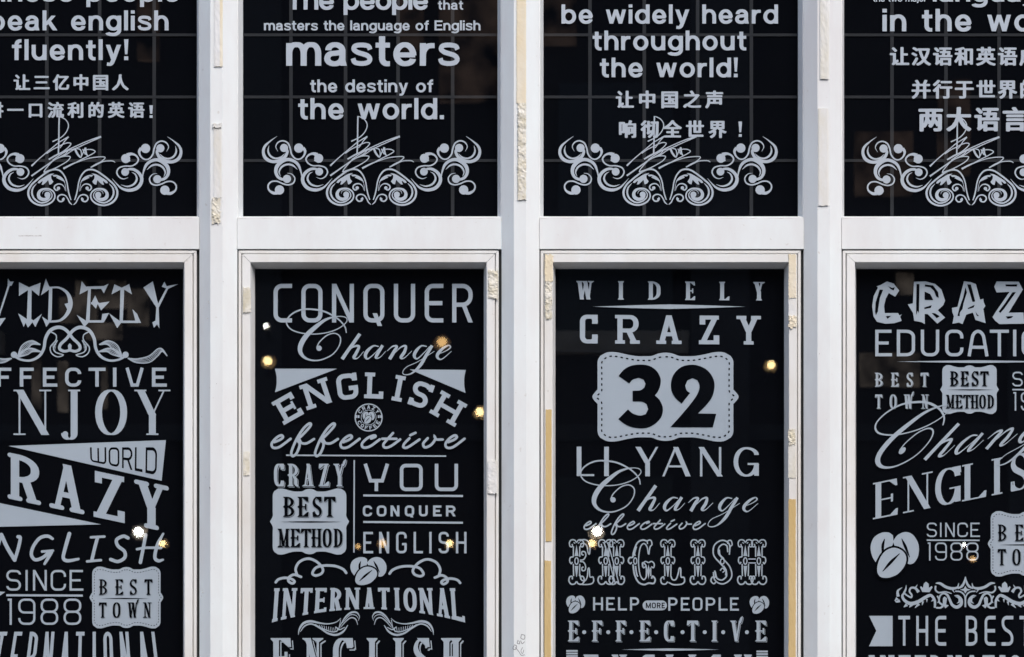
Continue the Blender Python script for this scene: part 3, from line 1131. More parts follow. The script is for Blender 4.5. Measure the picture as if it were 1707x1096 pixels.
OP([(880, 262), (930, 265), (960, 285), (905, 290), (880, 310), (890, 340), (900, 370), (860, 390), (800, 370), (780, 330), (810, 285)])
O_([(1070, 610, 14), (1085, 525, 24), (1122, 430, 42), (1190, 372, 46), (1280, 352, 50), (1370, 390, 60), (1430, 460, 58), (1440, 540, 50), (1405, 605, 44), (1345, 635, 40), (1300, 630, 30)], 30, (1283, 628, 58))
O_([(1135, 495, 4), (1200, 437, 26), (1280, 422, 30), (1358, 458, 30), (1395, 530, 22), (1375, 592, 4)])
O_([(1280, 545, 4), (1215, 560, 14), (1172, 618, 20), (1192, 685, 22), (1260, 713, 22), (1340, 697, 22), (1425, 662, 22), (1505, 668, 22), (1550, 720, 24), (1540, 785, 28), (1480, 828, 44), (1420, 828, 50)], 22, (1390, 785, 66))
O_([(1425, 22, 4), (1520, 90, 20), (1598, 165, 38), (1620, 250, 44), (1585, 335, 52), (1500, 380, 48), (1400, 370, 50), (1315, 318, 48), (1278, 245, 42), (1295, 200, 40)], 30, (1325, 188, 58))
O_([(1315, 268, 4), (1375, 322, 24), (1450, 336, 26), (1520, 300, 30), (1552, 230, 26), (1538, 155, 4)])
O_([(1412, 238, 4), (1442, 170, 14), (1408, 108, 20), (1340, 86, 22), (1272, 118, 24), (1238, 190, 24), (1218, 275, 24), (1165, 338, 22), (1100, 345, 22), (1045, 300, 26), (1025, 235, 40), (1055, 185, 50)], 22, (1115, 190, 66))
orn = f.done("scroll_ornament", B_['ob'], B_['vd'], "symmetrical scroll ornament")
for k, (dx) in enumerate((-501, None, 497.3, 1005.5)):
    if dx is None: continue
    for o in (sig, orn):
        c = copy_part(o, upper[k]['ob'])
        # same place on every pane, as measured pane by pane
        c.location.x = (dx - 503.7 * (k - 1)) * U * 1.006
        c.location.z = (-.002 if k == 3 else 0) + (-.001 if k == 0 else 0)


# ------------------------------------------------------------------ lower windows: shared pieces
def badge(win, cx, cy, W_, H_, dash=True, sharp=False):
    """scalloped label plate; W_ is the width between its side tips"""
    kx, ky = W_ / 2 / 828, H_ / 2 / 512
    q = [(0, -502), (80, -492), (150, -466), (210, -462), (320, -463), (430, -480), (560, -507), (660, -505), (740, -465), (768, -410), (770, -300), (770, -160), (770, -82)]
    if sharp: q += [(828, 0)]
    else: q += [(800, -50), (824, -18), (828, 0)]
    half = q + [(x, -y) for x, y in q[-2::-1]]
    full = half + [(-x, y) for x, y in half[-2:0:-1]]
    full = [(cx + x * kx, cy + y * ky) for x, y in full]
    f = Film(0)
    sm = polysmooth(full, 30)
    f.poly(sm)
    if dash:
        ins = [(0, -456), (80, -446), (150, -420), (210, -414), (320, -416), (430, -434), (560, -459), (640, -458), (700, -425), (724, -380), (722, -300), (722, -160), (724, -66), (750, -36), (780, 0)]
        half = ins + [(x, -y) for x, y in ins[-2::-1]]
        full2 = half + [(-x, y) for x, y in half[-2:0:-1]]
        pts = cat_spline([(cx + x * kx, cy + y * ky) for x, y in full2], 8, True)
        f.lay, f.slot = 1, 1
        per, on = 62 * kx * 1.02, 28 * kx
        run, acc, cur_on = [], 0, True
        for p, r in zip(pts, pts[1:] + pts[:1]):
            L = math.hypot(r[0] - p[0], r[1] - p[1])
            t = 0
            while t < L:
                lim = (on if cur_on else per - on) - acc
                st = min(lim, L - t)
                if cur_on:
                    s0 = (p[0] + (r[0] - p[0]) * t / L, p[1] + (r[1] - p[1]) * t / L)
                    s1 = (p[0] + (r[0] - p[0]) * (t + st) / L, p[1] + (r[1] - p[1]) * (t + st) / L)
                    if not run: run = [s0]
                    run.append(s1)
                acc += st
                t += st
                if st == lim:
                    if cur_on and len(run) > 1: f.rib(run, 15 * kx)
                    run, acc, cur_on = [], 0, not cur_on
    return f.done("badge", win['ob'], win['vd'], "pale scalloped badge")


def taper(f, x0, x1, y, t, slot=0):
    f.slot = slot
    m = (x0 + x1) / 2
    f.poly([(x0, y), (m - (m - x0) * .45, y - t * .32), (m, y - t / 2), (m + (m - x0) * .45, y - t * .32), (x1, y), (m + (m - x0) * .45, y + t * .32), (m, y + t / 2), (m - (m - x0) * .45, y + t * .32)])


def rule(win, x0, y0, x1, y1, t):
    f = Film(0)
    f.rib([(x0, y0), (x1, y1)], t)
    return f.done("rule_line", win['ob'], win['vd'])


def beans(f, cx, cy, sx, sy, gap=True, lev=0):
    """three coffee beans around (cx,cy), sx/sy px per traced unit"""
    T_ = lambda pts: [(cx + (x - 417) * sx, cy + (y - 390) * sy) for x, y in pts]
    base = f.lay
    f.poly(polysmooth(T_([(287, 442), (262, 395), (253, 335), (275, 275), (325, 242), (375, 239), (405, 258), (408, 300), (395, 335), (345, 360), (310, 400)]), 45))
    f.poly(polysmooth(T_([(405, 300), (440, 255), (495, 236), (545, 258), (580, 320), (580, 390), (555, 440), (525, 455), (505, 450), (495, 400), (470, 360), (425, 340)]), 45))
    fb = [(313, 534), (298, 503), (303, 452), (326, 398), (366, 357), (420, 343), (472, 366), (497, 410), (486, 465), (440, 520), (385, 545), (340, 547)]
    f.lay, f.slot = base + 1, 1
    f.rib([p for p in cat_spline(T_(fb), 5, True)], 27 * sx, True)
    for s in (((349, 282, 4), (337, 325, 19), (336, 380, 15)), ((465, 280, 4), (490, 335, 19), (520, 408, 4))):
        f.sp([(cx + (x - 417) * sx, cy + (y - 390) * sy, q * sx) for x, y, q in s])
    f.lay, f.slot = base + 2, 0
    f.poly(polysmooth(T_(fb), 75))
    f.lay, f.slot = base + 3, 1
    f.sp([(cx + (x - 417) * sx, cy + (y - 390) * sy, q * sx) for x, y, q in ((335, 504, 4), (390, 442, 20), (452, 382, 4))])
    f.slot, f.lay = 0, base


ZC = (450, 510, 5.334)
CH = dict(
    C=[[(680, 242, 9), (665, 185, 12), (605, 118, 13), (500, 58, 15), (400, 34, 15), (285, 34, 14), (190, 78, 13), (147, 145, 12), (185, 208, 11), (280, 243, 10), (400, 252, 9), (520, 236, 9), (620, 196, 9),
        (682, 142, 8), (672, 104, 8), (605, 95, 9), (500, 122, 22), (405, 190, 36), (325, 265, 42), (276, 345, 44), (270, 410, 36), (310, 462, 22), (380, 486, 14), (465, 478, 11), (560, 430, 10), (618, 352, 10),
        (625, 282, 11), (580, 246, 10), (510, 262, 10), (443, 320, 10), (415, 372, 10)]],
    h=[[(800, 250, 30), (740, 335, 30), (690, 405, 30), (642, 475, 32)], [(685, 412, 5), (725, 375, 12), (765, 358, 18), (792, 366, 22), (765, 425, 28), (746, 462, 24), (780, 466, 8), (835, 405, 5)]],
    a=[[(968, 362, 8), (920, 358, 14), (868, 400, 28), (848, 445, 28), (870, 472, 14), (930, 425, 7), (985, 365, 6)], [(1002, 352, 26), (950, 440, 28), (945, 466, 16), (980, 458, 7), (1030, 405, 5)]],
    n=[[(1042, 402, 5), (1090, 362, 12), (1128, 362, 20), (1105, 405, 28), (1064, 476, 30)], [(1100, 430, 5), (1165, 368, 12), (1208, 360, 20), (1195, 412, 28), (1164, 460, 24), (1195, 464, 8), (1262, 402, 5)]],
    g=[[(1395, 362, 8), (1345, 358, 14), (1298, 405, 28), (1283, 448, 26), (1310, 471, 12), (1370, 418, 7), (1420, 362, 6)],
       [(1442, 354, 26), (1390, 440, 28), (1335, 532, 28), (1265, 598, 14), (1205, 614, 8), (1180, 594, 7), (1215, 545, 7), (1320, 495, 6), (1462, 405, 5)]],
    e=[[(1484, 434, 6), (1560, 404, 7), (1604, 372, 12), (1588, 353, 12), (1535, 382, 22), (1492, 430, 28), (1492, 464, 22), (1530, 474, 9), (1615, 405, 5)]])


def change(win, shifts, tf=None):
    """copperplate word Change; shifts = (dx,dy) of each letter from its place in the CONQUER window"""
    f = Film(3)
    f.tf = tf
    for c, (dx, dy) in zip('Change', shifts):
        for s in CH[c]: f.sp([(x + dx * ZC[2], y + dy * ZC[2], q) for x, y, q in s], n=7, Z=ZC)
        if c == 'C': f.disc(ZC[0] + 437 / ZC[2] + dx, ZC[1] + 378 / ZC[2] + dy, 4.5)
    return f.done("word", win['ob'], win['vd'], "copperplate word Change")


def effective(win, ox, oy, k, w_):
    """brush script word effective"""
    f = Film(4)
    Z = (ox, oy, k)
    E_ = [(62, 238), (110, 218), (134, 196), (118, 181), (75, 205), (40, 250), (52, 284), (105, 278), (198, 210)]
    Ff = [(198, 212), (250, 222), (268, 214), (245, 205)]
    S2 = lambda pts, dx=0: f.sp([(x + dx, y) for x, y in pts], w_, n=5, Z=Z, caps=True)
    S2(E_)
    for dx in (0, 200):
        S2([(246, 225), (300, 175), (355, 115), (368, 88), (350, 84), (305, 125), (255, 200), (220, 275), (203, 330), (215, 355), (245, 335), (270, 280), (272, 245), (252, 222), (268, 212), (290, 245), (335, 247), (394, 212)], dx)
    S2(E_, 577)
    S2([(872, 208), (908, 192), (895, 182), (840, 205), (795, 252), (810, 284), (865, 272), (944, 215)])
    S2([(1055, 162), (1010, 212), (974, 258), (990, 284), (1040, 270), (1115, 215)])
    S2([(965, 210), (1083, 210)])
    S2([(1192, 206), (1150, 250), (1142, 280), (1180, 280), (1276, 216)])
    S2([(1200, 180), (1243, 160)])
    S2([(1345, 205), (1308, 250), (1322, 282), (1372, 262), (1408, 215), (1402, 188), (1418, 215), (1470, 216)])
    S2(E_, 1455)
    return f.done("word", win['ob'], win['vd'], "brush script word effective")


def since(win, x, y, k):
    """SINCE over 1988 with a rule; traced at k=1 in the vine window"""
    S = St(3.6 * k, 3.6 * k, rx=.3, tech=2)
    X = lambda l: [(c, x + (p - 10.5) * k, x + (q - 10.5) * k) for c, p, q in l]
    Y = lambda v: y + (v - 950.5) * k
    word(win, X([('S', 10.5, 35), ('I', 42, 46.7), ('N', 55, 78), ('C', 84.5, 110), ('E', 116, 139)]), Y(950.5), Y(985), S)
    rule(win, x, Y(992.6), x + 127.5 * k, Y(993.2), 3.5 * k)
    word(win, X([('1', 11, 20.5), ('9', 30.4, 59), ('8', 67.7, 97), ('8', 106, 135.5)]), Y(998.3), Y(1042), S, name='number')


def west(t, k=1.0):
    return St(t, t * .42, rx=.5, ry=.34, serif='west', sl=t * .95, st=t * .3, tick=t * 1.5, spur=True, roman=True, td=t * .9, tu=t * .5)


def best_method(win, ox, oy, k):
    X = lambda l: [(c, ox + (p - 450) * k, ox + (q - 450) * k) for c, p, q in l]
    Y = lambda v: oy + (v - 814.7) * k
    b = badge(win, ox + 66 * k, Y(869.8), 132 * k, 111 * k, False, True)
    word(win, X([('B', 473, 491), ('E', 497, 514), ('S', 520.5, 537), ('T', 540.5, 559)]), Y(828.4), Y(862), west(5.4 * k), shadow=1.2 * k, dark=True, level=2, parent=b)
    f = Film(2)
    taper(f, ox + 15 * k, ox + 121 * k, Y(870.3), 2.3 * k, 1)
    f.done("rule_line", b, win['vd'])
    word(win, X([('M', 463.5, 482), ('E', 485, 500), ('T', 502, 518.5), ('H', 519.5, 536), ('O', 538, 553), ('D', 556.5, 571)]), Y(881.7), Y(912.5), west(4.6 * k), shadow=1.0 * k, dark=True, level=2, parent=b)


def best_town(win, ox, oy, k):
    X = lambda l: [(c, ox + (p - 149.5) * k, ox + (q - 149.5) * k) for c, p, q in l]
    Y = lambda v: oy + (v - 944.6) * k
    b = badge(win, ox + 61.2 * k, Y(996.4), 122.5 * k, 103.7 * k, True)
    S = west(3.6 * k)
    word(win, X([('B', 165.8, 178.6), ('E', 192.7, 205), ('S', 216, 228.4), ('T', 241, 253.8)]), Y(966), Y(991.8), S, shadow=.8 * k, dark=True, level=2, parent=b)
    f = Film(2)
    taper(f, ox + 18 * k, ox + 99 * k, Y(998), 1.8 * k, 1)
    f.done("rule_line", b, win['vd'])
    word(win, X([('T', 165, 177.5), ('O', 188, 200.8), ('W', 213, 230), ('N', 239, 252)]), Y(1004.6), Y(1030), S, shadow=.8 * k, dark=True, level=2, parent=b)


# ------------------------------------------------------------------ vine window
L1, L2, L3, L4 = lower
ZA = (0, 455, 5.69)
f = Film(0)
for p in ([(75, 55), (97, 85), (130, 83), (108, 125), (72, 118)], [(-60, 440), (55, 428), (0, 508), (-30, 470)],
          [(180, 90), (275, 138), (385, 95), (370, 220), (300, 162), (297, 440), (318, 452), (398, 390), (335, 515), (308, 470), (284, 500), (265, 520), (242, 475), (225, 515), (172, 385), (255, 440), (265, 165), (180, 220)],
          [(435, 55), (465, 128), (496, 145), (490, 440), (440, 515), (398, 415), (455, 452), (465, 160), (388, 215)],
          [(612, 296), (655, 285), (662, 330), (650, 372)],
          [(775, 80), (822, 138), (862, 150), (850, 462), (800, 515), (728, 400), (815, 455), (835, 165), (755, 205)],
          [(950, 128), (985, 125), (1030, 105), (985, 195), (958, 150)],
          [(903, 215), (932, 280), (910, 342), (865, 290)], [(925, 290), (1040, 273), (958, 358)],
          [(960, 468), (970, 390), (1035, 383), (985, 472)],
          [(1085, 110), (1155, 142), (1225, 108), (1252, 205), (1178, 160), (1166, 452), (1112, 525), (1035, 385), (1135, 458), (1142, 162), (1058, 205)],
          [(1255, 345), (1300, 390), (1338, 477), (1288, 472)],
          [(1360, 140), (1450, 82), (1505, 320), (1512, 528), (1490, 490), (1460, 522), (1445, 470), (1475, 455), (1483, 330)],
          [(1560, 85), (1580, 128), (1690, 108), (1590, 155), (1535, 132)]):
    f.zp(p, ZA)
f.sp([(-20, 440, 14), (85, 115, 18)], n=2, Z=ZA)
f.sp([(470, 142, 16), (560, 142, 18), (640, 195, 30), (668, 290, 44), (640, 385, 34), (570, 452, 22), (470, 464, 20)], Z=ZA)
f.sp([(820, 143, 24), (965, 140, 26)], n=2, Z=ZA)
f.sp([(862, 290, 18), (940, 290, 18)], n=2, Z=ZA)
f.sp([(815, 462, 22), (975, 462, 22)], n=2, Z=ZA)
f.sp([(1130, 465, 22), (1310, 466, 22)], n=2, Z=ZA)
f.sp([(1498, 322, 24), (1588, 145, 18)], n=2, Z=ZA)
f.done("word", L1['ob'], L1['vd'], "spiky word WIDELY")
f = Film(0)
for mir in (0, 1):
    g = (lambda x: 1324 - x) if mir else (lambda x: x)
    V_ = lambda pts, w_=10: f.sp([(g(p[0]), *p[1:]) for p in pts], w_, n=5, Z=ZA)
    V_([(130, 790, 20), (200, 825, 20), (290, 832, 22), (370, 792, 26), (415, 720, 28), (432, 622, 30), (480, 545, 32), (560, 517, 32), (630, 547, 30), (690, 622, 28), (748, 678, 28), (758, 722, 28), (715, 745, 26), (662, 735, 24)])
    f.disc(ZA[0] + g(133) / ZA[2], ZA[1] + 778 / ZA[2], 30 / ZA[2])
    for t in (0, .25, .5, .75, 1):       # leaves with their veins
        V_([(165, 795), (210 + 40 * t, 690 + 40 * t), (300 + 5 * t, 645 + 35 * t), (383, 682)], 11 if t in (0, 1) else 6)
        V_([(165, 805), (230 + 30 * t, 730 + 45 * t), (305 + 5 * t, 718 + 30 * t), (390, 750)], 11 if t in (0, 1) else 6)
        V_([(112, 812), (30 - 10 * t, 852 - 35 * t), (-90, 850 - 60 * t), (-170, 790 - 65 * t), (-215, 745 - 20 * t), (-262, 790)], 11 if t in (0, 1) else 5)
    V_([(485, 562), (530, 590), (530, 640), (478, 705), (490, 765), (545, 797), (600, 780), (530, 755), (508, 712), (545, 640)], 11)
    for i in range(6): V_([(495 + i * 3, 690 + i * 10), (535 - i * 2, 665 + i * 14)], 5)
f.zp([(662, 668), (680, 690), (676, 735), (648, 735), (644, 690)], ZA, True)
f.done("vine_ornament", L1['ob'], L1['vd'], "heart shaped leafy vine ornament")
word(L1, [('E', -42, -18), ('F', -4.5, 19.5), ('F', 33, 57), ('E', 71.5, 95.5), ('C', 108.5, 135.5), ('T', 147.6, 175.9), ('I', 188, 194.5), ('V', 209, 240), ('E', 253.3, 278)], 613.3, 645, St(5.8, 5.4, rx=.32, tech=2), label="squared word EFFECTIVE")
did = St(11.5, 2.6, rx=.5, ry=.5, serif='hair', sl=10, st=2.6, tick=0, roman=True)
word(L1, [('E', -40, -3), ('N', 24.5, 83.5), ('J', 100, 138), ('O', 158.5, 212), ('Y', 226, 282)], 650, 725.5, did, label="high contrast word ENJOY")
f = Film(0)
f.poly([(14, 743.8), (276.6, 734), (269.5, 801.8)])
b1 = f.done("pennant", L1['ob'], L1['vd'], "long pointed pennant")


def wtf(x, y):
    t = (y - 746) / 24
    return x + (y - 746) * -.02 * (x - 200) / 10 * 0.3, 746 + t * (23.5 + (x - 150) * .205)


word(L1, [('W', 150, 177), ('O', 181, 199), ('R', 203.5, 221), ('L', 225, 238), ('D', 243, 262)], 746, 770, St(2.8, 2.8, rx=.28, tech=2), tf=wtf, dark=True, level=1, parent=b1, label="dark word WORLD")
shr = lambda x0, y0, s: (lambda x, y: (x, y + (x - x0) * s))
slab = lambda t, th=None, sl=None: St(t, th or t * .85, rx=.42, ry=.2, serif='slab', sl=sl or t * .95, st=(th or t * .85) * .8, tick=t * 1.5)
word(L1, [('C', -58, -9), ('R', 15, 66), ('A', 84, 139), ('Z', 156, 208), ('Y', 226, 279)], 760, 837, St(14, 9, rx=.42, ry=.22, serif='round', sl=12.5, st=7.5, tick=19), tf=shr(40, 0, .212), label="slanting slab word CRAZY")
f = Film(0)
f.poly([(-95, 819), (168.6, 874.6), (-95, 880.8)])
f.done("pennant", L1['ob'], L1['vd'], "lower pointed pennant")
ZH = (0, 840, 4.282)
f = Film(0)
K_ = lambda *p, w=24: f.sp(list(p), w, n=5, Z=ZH, caps=True)
K_((-170, 225), (-230, 400), (-190, 405), (-120, 395))
K_((-50, 405), (-15, 300), (10, 222))
K_((10, 222, 28), (50, 310, 28), (105, 402, 28))
K_((105, 402), (130, 320), (145, 245), (128, 236))
K_((375, 250, 20), (340, 232), (285, 245), (238, 305), (224, 365), (252, 400), (305, 385), (350, 345))
K_((300, 342, 18), (378, 335, 18))
K_((368, 345), (345, 385), (318, 430, 18))
K_((495, 215, 28), (465, 320, 26), (452, 388), (485, 408), (560, 395, 18))
K_((697, 240), (675, 320), (655, 405))
K_((650, 240, 18), (745, 235, 18))
K_((622, 412, 18), (720, 403, 18))
K_((914, 245), (880, 232), (832, 258), (842, 302), (888, 340), (890, 385), (842, 413), (790, 398))
K_((1040, 222), (1022, 320), (1002, 420))
K_((1165, 215, 16), (1125, 290), (1105, 380), (1130, 408), (1163, 400, 16))
K_((978, 325, 18), (1040, 315, 18), (1150, 316, 18))
f.done("word", L1['ob'], L1['vd'], "handwritten word ENGLISH")
since(L1, 10.5, 950.5, 1.0)
f = Film(0)
f.poly([(-30, 985), (9, 987), (-30, 1014)])
f.done("pennant", L1['ob'], L1['vd'])
best_town(L1, 149.5, 944.6, 1.0)


def fan(x, y): return (x + (x - 155) * (y - 1053) * .0012, y + 0.006 * (x - 130) * .0)


word(L1, [('I', -60, -50), ('N', -30, -14), ('T', -3, 12.5), ('E', 24, 38), ('R', 50, 65), ('N', 76, 91), ('A', 103, 118), ('T', 127, 141), ('I', 154, 160), ('O', 172, 187), ('N', 199, 214), ('A', 228, 244), ('L', 252, 266)],
     1053.5, 1135, St(5.2, 6.5, rx=.45, ry=.12, td=4.5), tf=fan, label="tall narrow word INTERNATIONAL")

# ------------------------------------------------------------------ CONQUER window
tech7 = St(7, 7, rx=10.5, tech=1)
word(L2, [('C', 456, 486.8), ('O', 502.4, 537.6), ('N', 553.4, 589.9), ('Q', 605.8, 640.9), ('U', 656.6, 692), ('E', 708, 739), ('R', 753.8, 788.3)], 473.5, 538, tech7, label="large squared word CONQUER")
change(L2, [(0, 0)] * 6)
f = Film(0)
f.poly(polysmooth([(458.3, 615), (562, 615), (458.5, 654.3), (460.8, 643), (461, 628)], 60))
f.done("pennant", L2['ob'], L2['vd'], "pointed pennant left of the arch")
f = Film(0)
f.poly(polysmooth([(683, 616.3), (776.6, 617), (774, 630), (774, 643), (776, 655.4)], 60))
f.done("pennant", L2['ob'], L2['vd'], "pointed pennant right of the arch")
f = Film(0)
S8 = St(8, 7.4, rx=9, serif='slab', sl=8.5, st=6.4, tick=12)
for c, x, y, w_ in (('E', 480.4, 680.4, 37), ('N', 528, 656.5, 45), ('G', 579, 644.8, 35), ('L', 624.4, 643.2, 30), ('I', 664.6, 647.8, 22), ('S', 702, 658.5, 34), ('H', 747.3, 681.5, 46)):
    an = math.atan2(x - 614, 896.5 - y) * .93
    f.tf = (lambda ca, sa, x, y: lambda p, q: (x + p * ca - q * sa, y + p * sa + q * ca))(math.cos(an), math.sin(an), x, y)
    put(f, [(c, -w_ / 2, w_ / 2)], -21.5, 21.5, S8)
f.done("word", L2['ob'], L2['vd'], "arched slab word ENGLISH")
# round emblem
f = Film(0)
ring = lambda r, t: f.rib([(614.5 + r * math.cos(i * math.pi / 32), 696.3 + r * math.sin(i * math.pi / 32)) for i in range(64)], t, True)
ring(22.4, 1.9); ring(12.4, .9)
beans(f, 614.5, 696.5, 20 / 330, 20 / 310)
f.slot = 0
Sm = St(1.45, 1.3, rx=.4)
for txt, a0, a1, top in (('CRAZY', -56, 56, 1), ('COFFEE', 62, -62, 0)):
    for i, c in enumerate(txt):
        an = math.radians(a0 + (a1 - a0) * i / (len(txt) - 1))
        r = 17.4
        x, y = (614.5 + r * math.sin(an), 696.3 - r * math.cos(an)) if top else (614.5 - r * math.sin(an), 696.3 + r * math.cos(an))
        ro = an if top else an
        f.tf = (lambda ca, sa, x, y: lambda p, q: (x + p * ca - q * sa, y + p * sa + q * ca))(math.cos(ro), math.sin(ro), x, y)
        put(f, [(c, -2.6, 2.6)], -3.1, 3.1, Sm)
f.tf = None
for x in (593.9, 597.6, 631.2, 635):
    f.poly([(x - 1.4, 692.5), (x + 1.6, 692.5), (x + 1.6, 697), (x - 1.4, 697)])
f.done("emblem", L2['ob'], L2['vd'], "round emblem lettered CRAZY COFFEE")
effective(L2, 445, 690, 5.02, 21)
rule(L2, 476.9, 759.2, 743.8, 760.7, 2.4)
word(L2, [('C', 456.7, 473), ('R', 480.4, 497), ('A', 504.5, 522.5), ('Z', 531.3, 548), ('Y', 556.5, 575)], 773.5, 811, west(5.2), shadow=1.8, label="western word CRAZY")
best_method(L2, 450, 814.7, 1)
rule(L2, 590.5, 767.4, 590, 921.5, 2.3)
word(L2, [('Y', 606, 648.8), ('O', 666.5, 704.7), ('U', 724.8, 763.5)], 773.5, 819, St(5.9, 5.9, rx=7, tech=2), label="squared word YOU")
rule(L2, 605.6, 826.3, 771.7, 827.2, 3.4)
word(L2, [('C', 604.9, 620.3), ('O', 628, 644.2), ('N', 651, 665.8), ('Q', 674.8, 690.4), ('U', 698.4, 713), ('E', 722, 736.2), ('R', 743.5, 759.6)], 843, 861.2, St(3.9, 3.7, rx=.28, tech=2), label="small squared word CONQUER")
rule(L2, 605.6, 870.5, 771.7, 871.8, 3.4)
word(L2, [('E', 605.6, 622), ('N', 632, 648.8), ('G', 660.3, 678), ('L', 689.5, 705), ('I', 715.6, 719.4), ('S', 731.2, 748.2), ('H', 760, 777.7)], 887, 922.8, St(3.9, 3.9, rx=.3, tech=2), label="tall squared word ENGLISH")
ZW = (450, 925, 5.173)
for mir in (0, 1):
    f = Film(0)
    g = (lambda x: 1690 - x) if mir else (lambda x: x)
    dy = 6 if mir else 0
    W2 = lambda pts: f.sp([(g(x), y + dy) for x, y in pts], 22, n=6, Z=ZW, caps=True)
    W2([(50, 238), (75, 212), (130, 200), (185, 210), (212, 232), (192, 248), (160, 228), (165, 195), (210, 172), (268, 192)])
    W2([(232, 172), (222, 120), (255, 62), (330, 34), (405, 62), (455, 120), (445, 162), (395, 180), (366, 160), (398, 112), (470, 94), (560, 98), (630, 125), (658, 158)])
    f.done("swirl_ornament", L2['ob'], L2['vd'])
f = Film(0)
beans(f, 614, 952, 60.3 / 330, 46.5 / 310)
f.done("bean_emblem", L2['ob'], L2['vd'], "three coffee beans")
intl = [('I', 457.5, 466), ('N', 472.5, 495), ('T', 501.5, 521.5), ('E', 526.5, 545.5), ('R', 551.5, 569.5), ('N', 576, 599.5), ('A', 607, 623.5), ('T', 630, 649.5), ('I', 657.5, 665), ('O', 672, 693.5), ('N', 698, 720), ('A', 726.5, 746.5), ('L', 750.5, 771.5)]


def itf(x, y):
    k = (35.5 + ((x - 614) / 155) ** 2 * 21) / 35.5
    lean = (x - 614) * .0007
    return x + (y - 980) * lean, 980 + (y - 980) * k + abs(x - 614) * 0.006


word(L2, intl, 980, 1015.5, St(6.6, 4.6, rx=.5, ry=.34, serif='slab', sl=4.6, st=3.2, tick=6.5, roman=True), tf=itf, label="arched word INTERNATIONAL")
ZG = (450, 1010, 5.173)
for mir in (0, 1):
    f = Film(0)
    g = (lambda x: 1656 - x) if mir else (lambda x: x)
    V_ = lambda pts, w_=8: f.sp([(g(p[0]), *p[1:]) for p in pts], w_, n=5, Z=ZG)
    V_([(245, 252, 4), (255, 200, 14), (290, 152, 20), (350, 135, 20), (430, 150, 14), (500, 157, 10), (570, 142, 8), (612, 108, 4)])
    V_([(262, 225, 4), (300, 175, 12), (360, 158, 12), (430, 192, 14), (500, 238, 16), (570, 252, 18), (630, 225, 16), (672, 168, 5)])
    V_([(390, 160, 4), (460, 200, 8), (540, 226, 10), (590, 205, 8), (610, 120, 5)])
    V_([(565, 182, 8), (600, 206, 10), (645, 186, 6)])
    V_([(598, 185, 5), (650, 100, 12), (700, 60, 16), (748, 60, 14), (772, 95, 6), (762, 130, 3)])
    V_([(608, 188, 5), (665, 125, 9), (705, 103, 10), (740, 118, 9), (757, 165, 4)])
    V_([(625, 150, 4), (690, 82, 8), (740, 84, 6), (764, 112, 3)])
    for i in range(9): V_([(425 + i * 20, 165 + i * 4 - (i > 6) * 8), (440 + i * 17, 196 + i * 4)], 5)
    f.done("feather_ornament", L2['ob'], L2['vd'])
we = St(9.5, 3.4, rx=.5, ry=.3, serif='west', sl=9, st=3.4, tick=15, roman=True, tu=5)
word(L2, [('E', 453, 485), ('N', 506, 537), ('G', 555, 588), ('L', 613, 641), ('I', 659, 669), ('S', 688.5, 717), ('H', 737, 767)], 1064, 1128, we, shadow=4.2, label="shadowed western word ENGLISH")

# ------------------------------------------------------------------ number 32 window
word(L3, [('W', 962, 989), ('I', 1029.5, 1040.5), ('D', 1081, 1101.2), ('E', 1143, 1158.5), ('L', 1199.8, 1215.6), ('Y', 1256.5, 1274)], 468.7, 499.5, St(6.6, 2.3, rx=.55, ry=.35, serif='west', sl=5.0, st=1.7, tick=6.5, roman=True, tu=3.2, spur=False), tf=shr(970, 0, .006), label="small heavy word WIDELY")
f = Film(0)
taper(f, 988, 1243, 511.6, 7.6)
f.done("rule_line", L3['ob'], L3['vd'])
word(L3, [('C', 966.7, 996.3), ('R', 1027, 1065), ('A', 1095.3, 1135), ('Z', 1165, 1199), ('Y', 1229.4, 1266.7)], 525, 572.8, St(8.7, 6.6, rx=8, serif='slab', sl=8.2, st=5.6, tick=15), tf=shr(970, 0, .007), label="wide spaced slab word CRAZY")
bd = badge(L3, 1109.3, 661.8, 243.4, 150, True)
Z3 = (985, 580, 6.828)
f = Film(2)
f.slot = 1
f.zp([(315, 322), (375, 250), (460, 205), (560, 192), (660, 205), (745, 260), (793, 350), (790, 430), (765, 495), (728, 543), (785, 600), (820, 690), (805, 780), (750, 850), (660, 905), (560, 918), (450, 900), (370, 860), (312, 812),
      (422, 702), (480, 750), (560, 772), (625, 755), (652, 700), (635, 642), (580, 614), (475, 612), (475, 490), (560, 485), (608, 455), (622, 410), (600, 365), (545, 343), (480, 362), (437, 407)], Z3, True)
f.zp([(1033, 637), (960, 570), (918, 490), (914, 390), (945, 300), (1020, 225), (1120, 195), (1220, 203), (1320, 252), (1385, 335), (1408, 430), (1385, 550), (1320, 645), (1220, 748), (1428, 752), (1388, 907), (905, 905), (1060, 730),
      (1180, 580), (1228, 490), (1236, 425), (1212, 370), (1155, 347), (1100, 372), (1074, 430), (1090, 485), (1130, 515)], Z3, True)
f.done("number", bd, L3['vd'], "large dark number 32")
liy = St(7.8, 3.3, rx=.5, ry=.5, roman=True, tu=3.5)
word(L3, [('L', 961.4, 990.5), ('I', 1007, 1015), ('Y', 1059, 1100), ('A', 1104, 1149), ('N', 1165, 1203.5), ('G', 1222.8, 1265)], 745, 794, liy, tf=shr(970, 0, .003), label="thin capitals LI YANG")
change(L3, [(490, 252.7), (493.3, 252.9), (498.6, 253), (502, 253.2), (509, 253.4), (511, 253.6)])
effective(L3, 968.8, 847, 8.0, 19)
# circus letters
ZE = (940, 890, 4.877)
f = Film(0)
Q_ = lambda pts, w_=10: f.sp(pts, w_, n=5, Z=ZE)


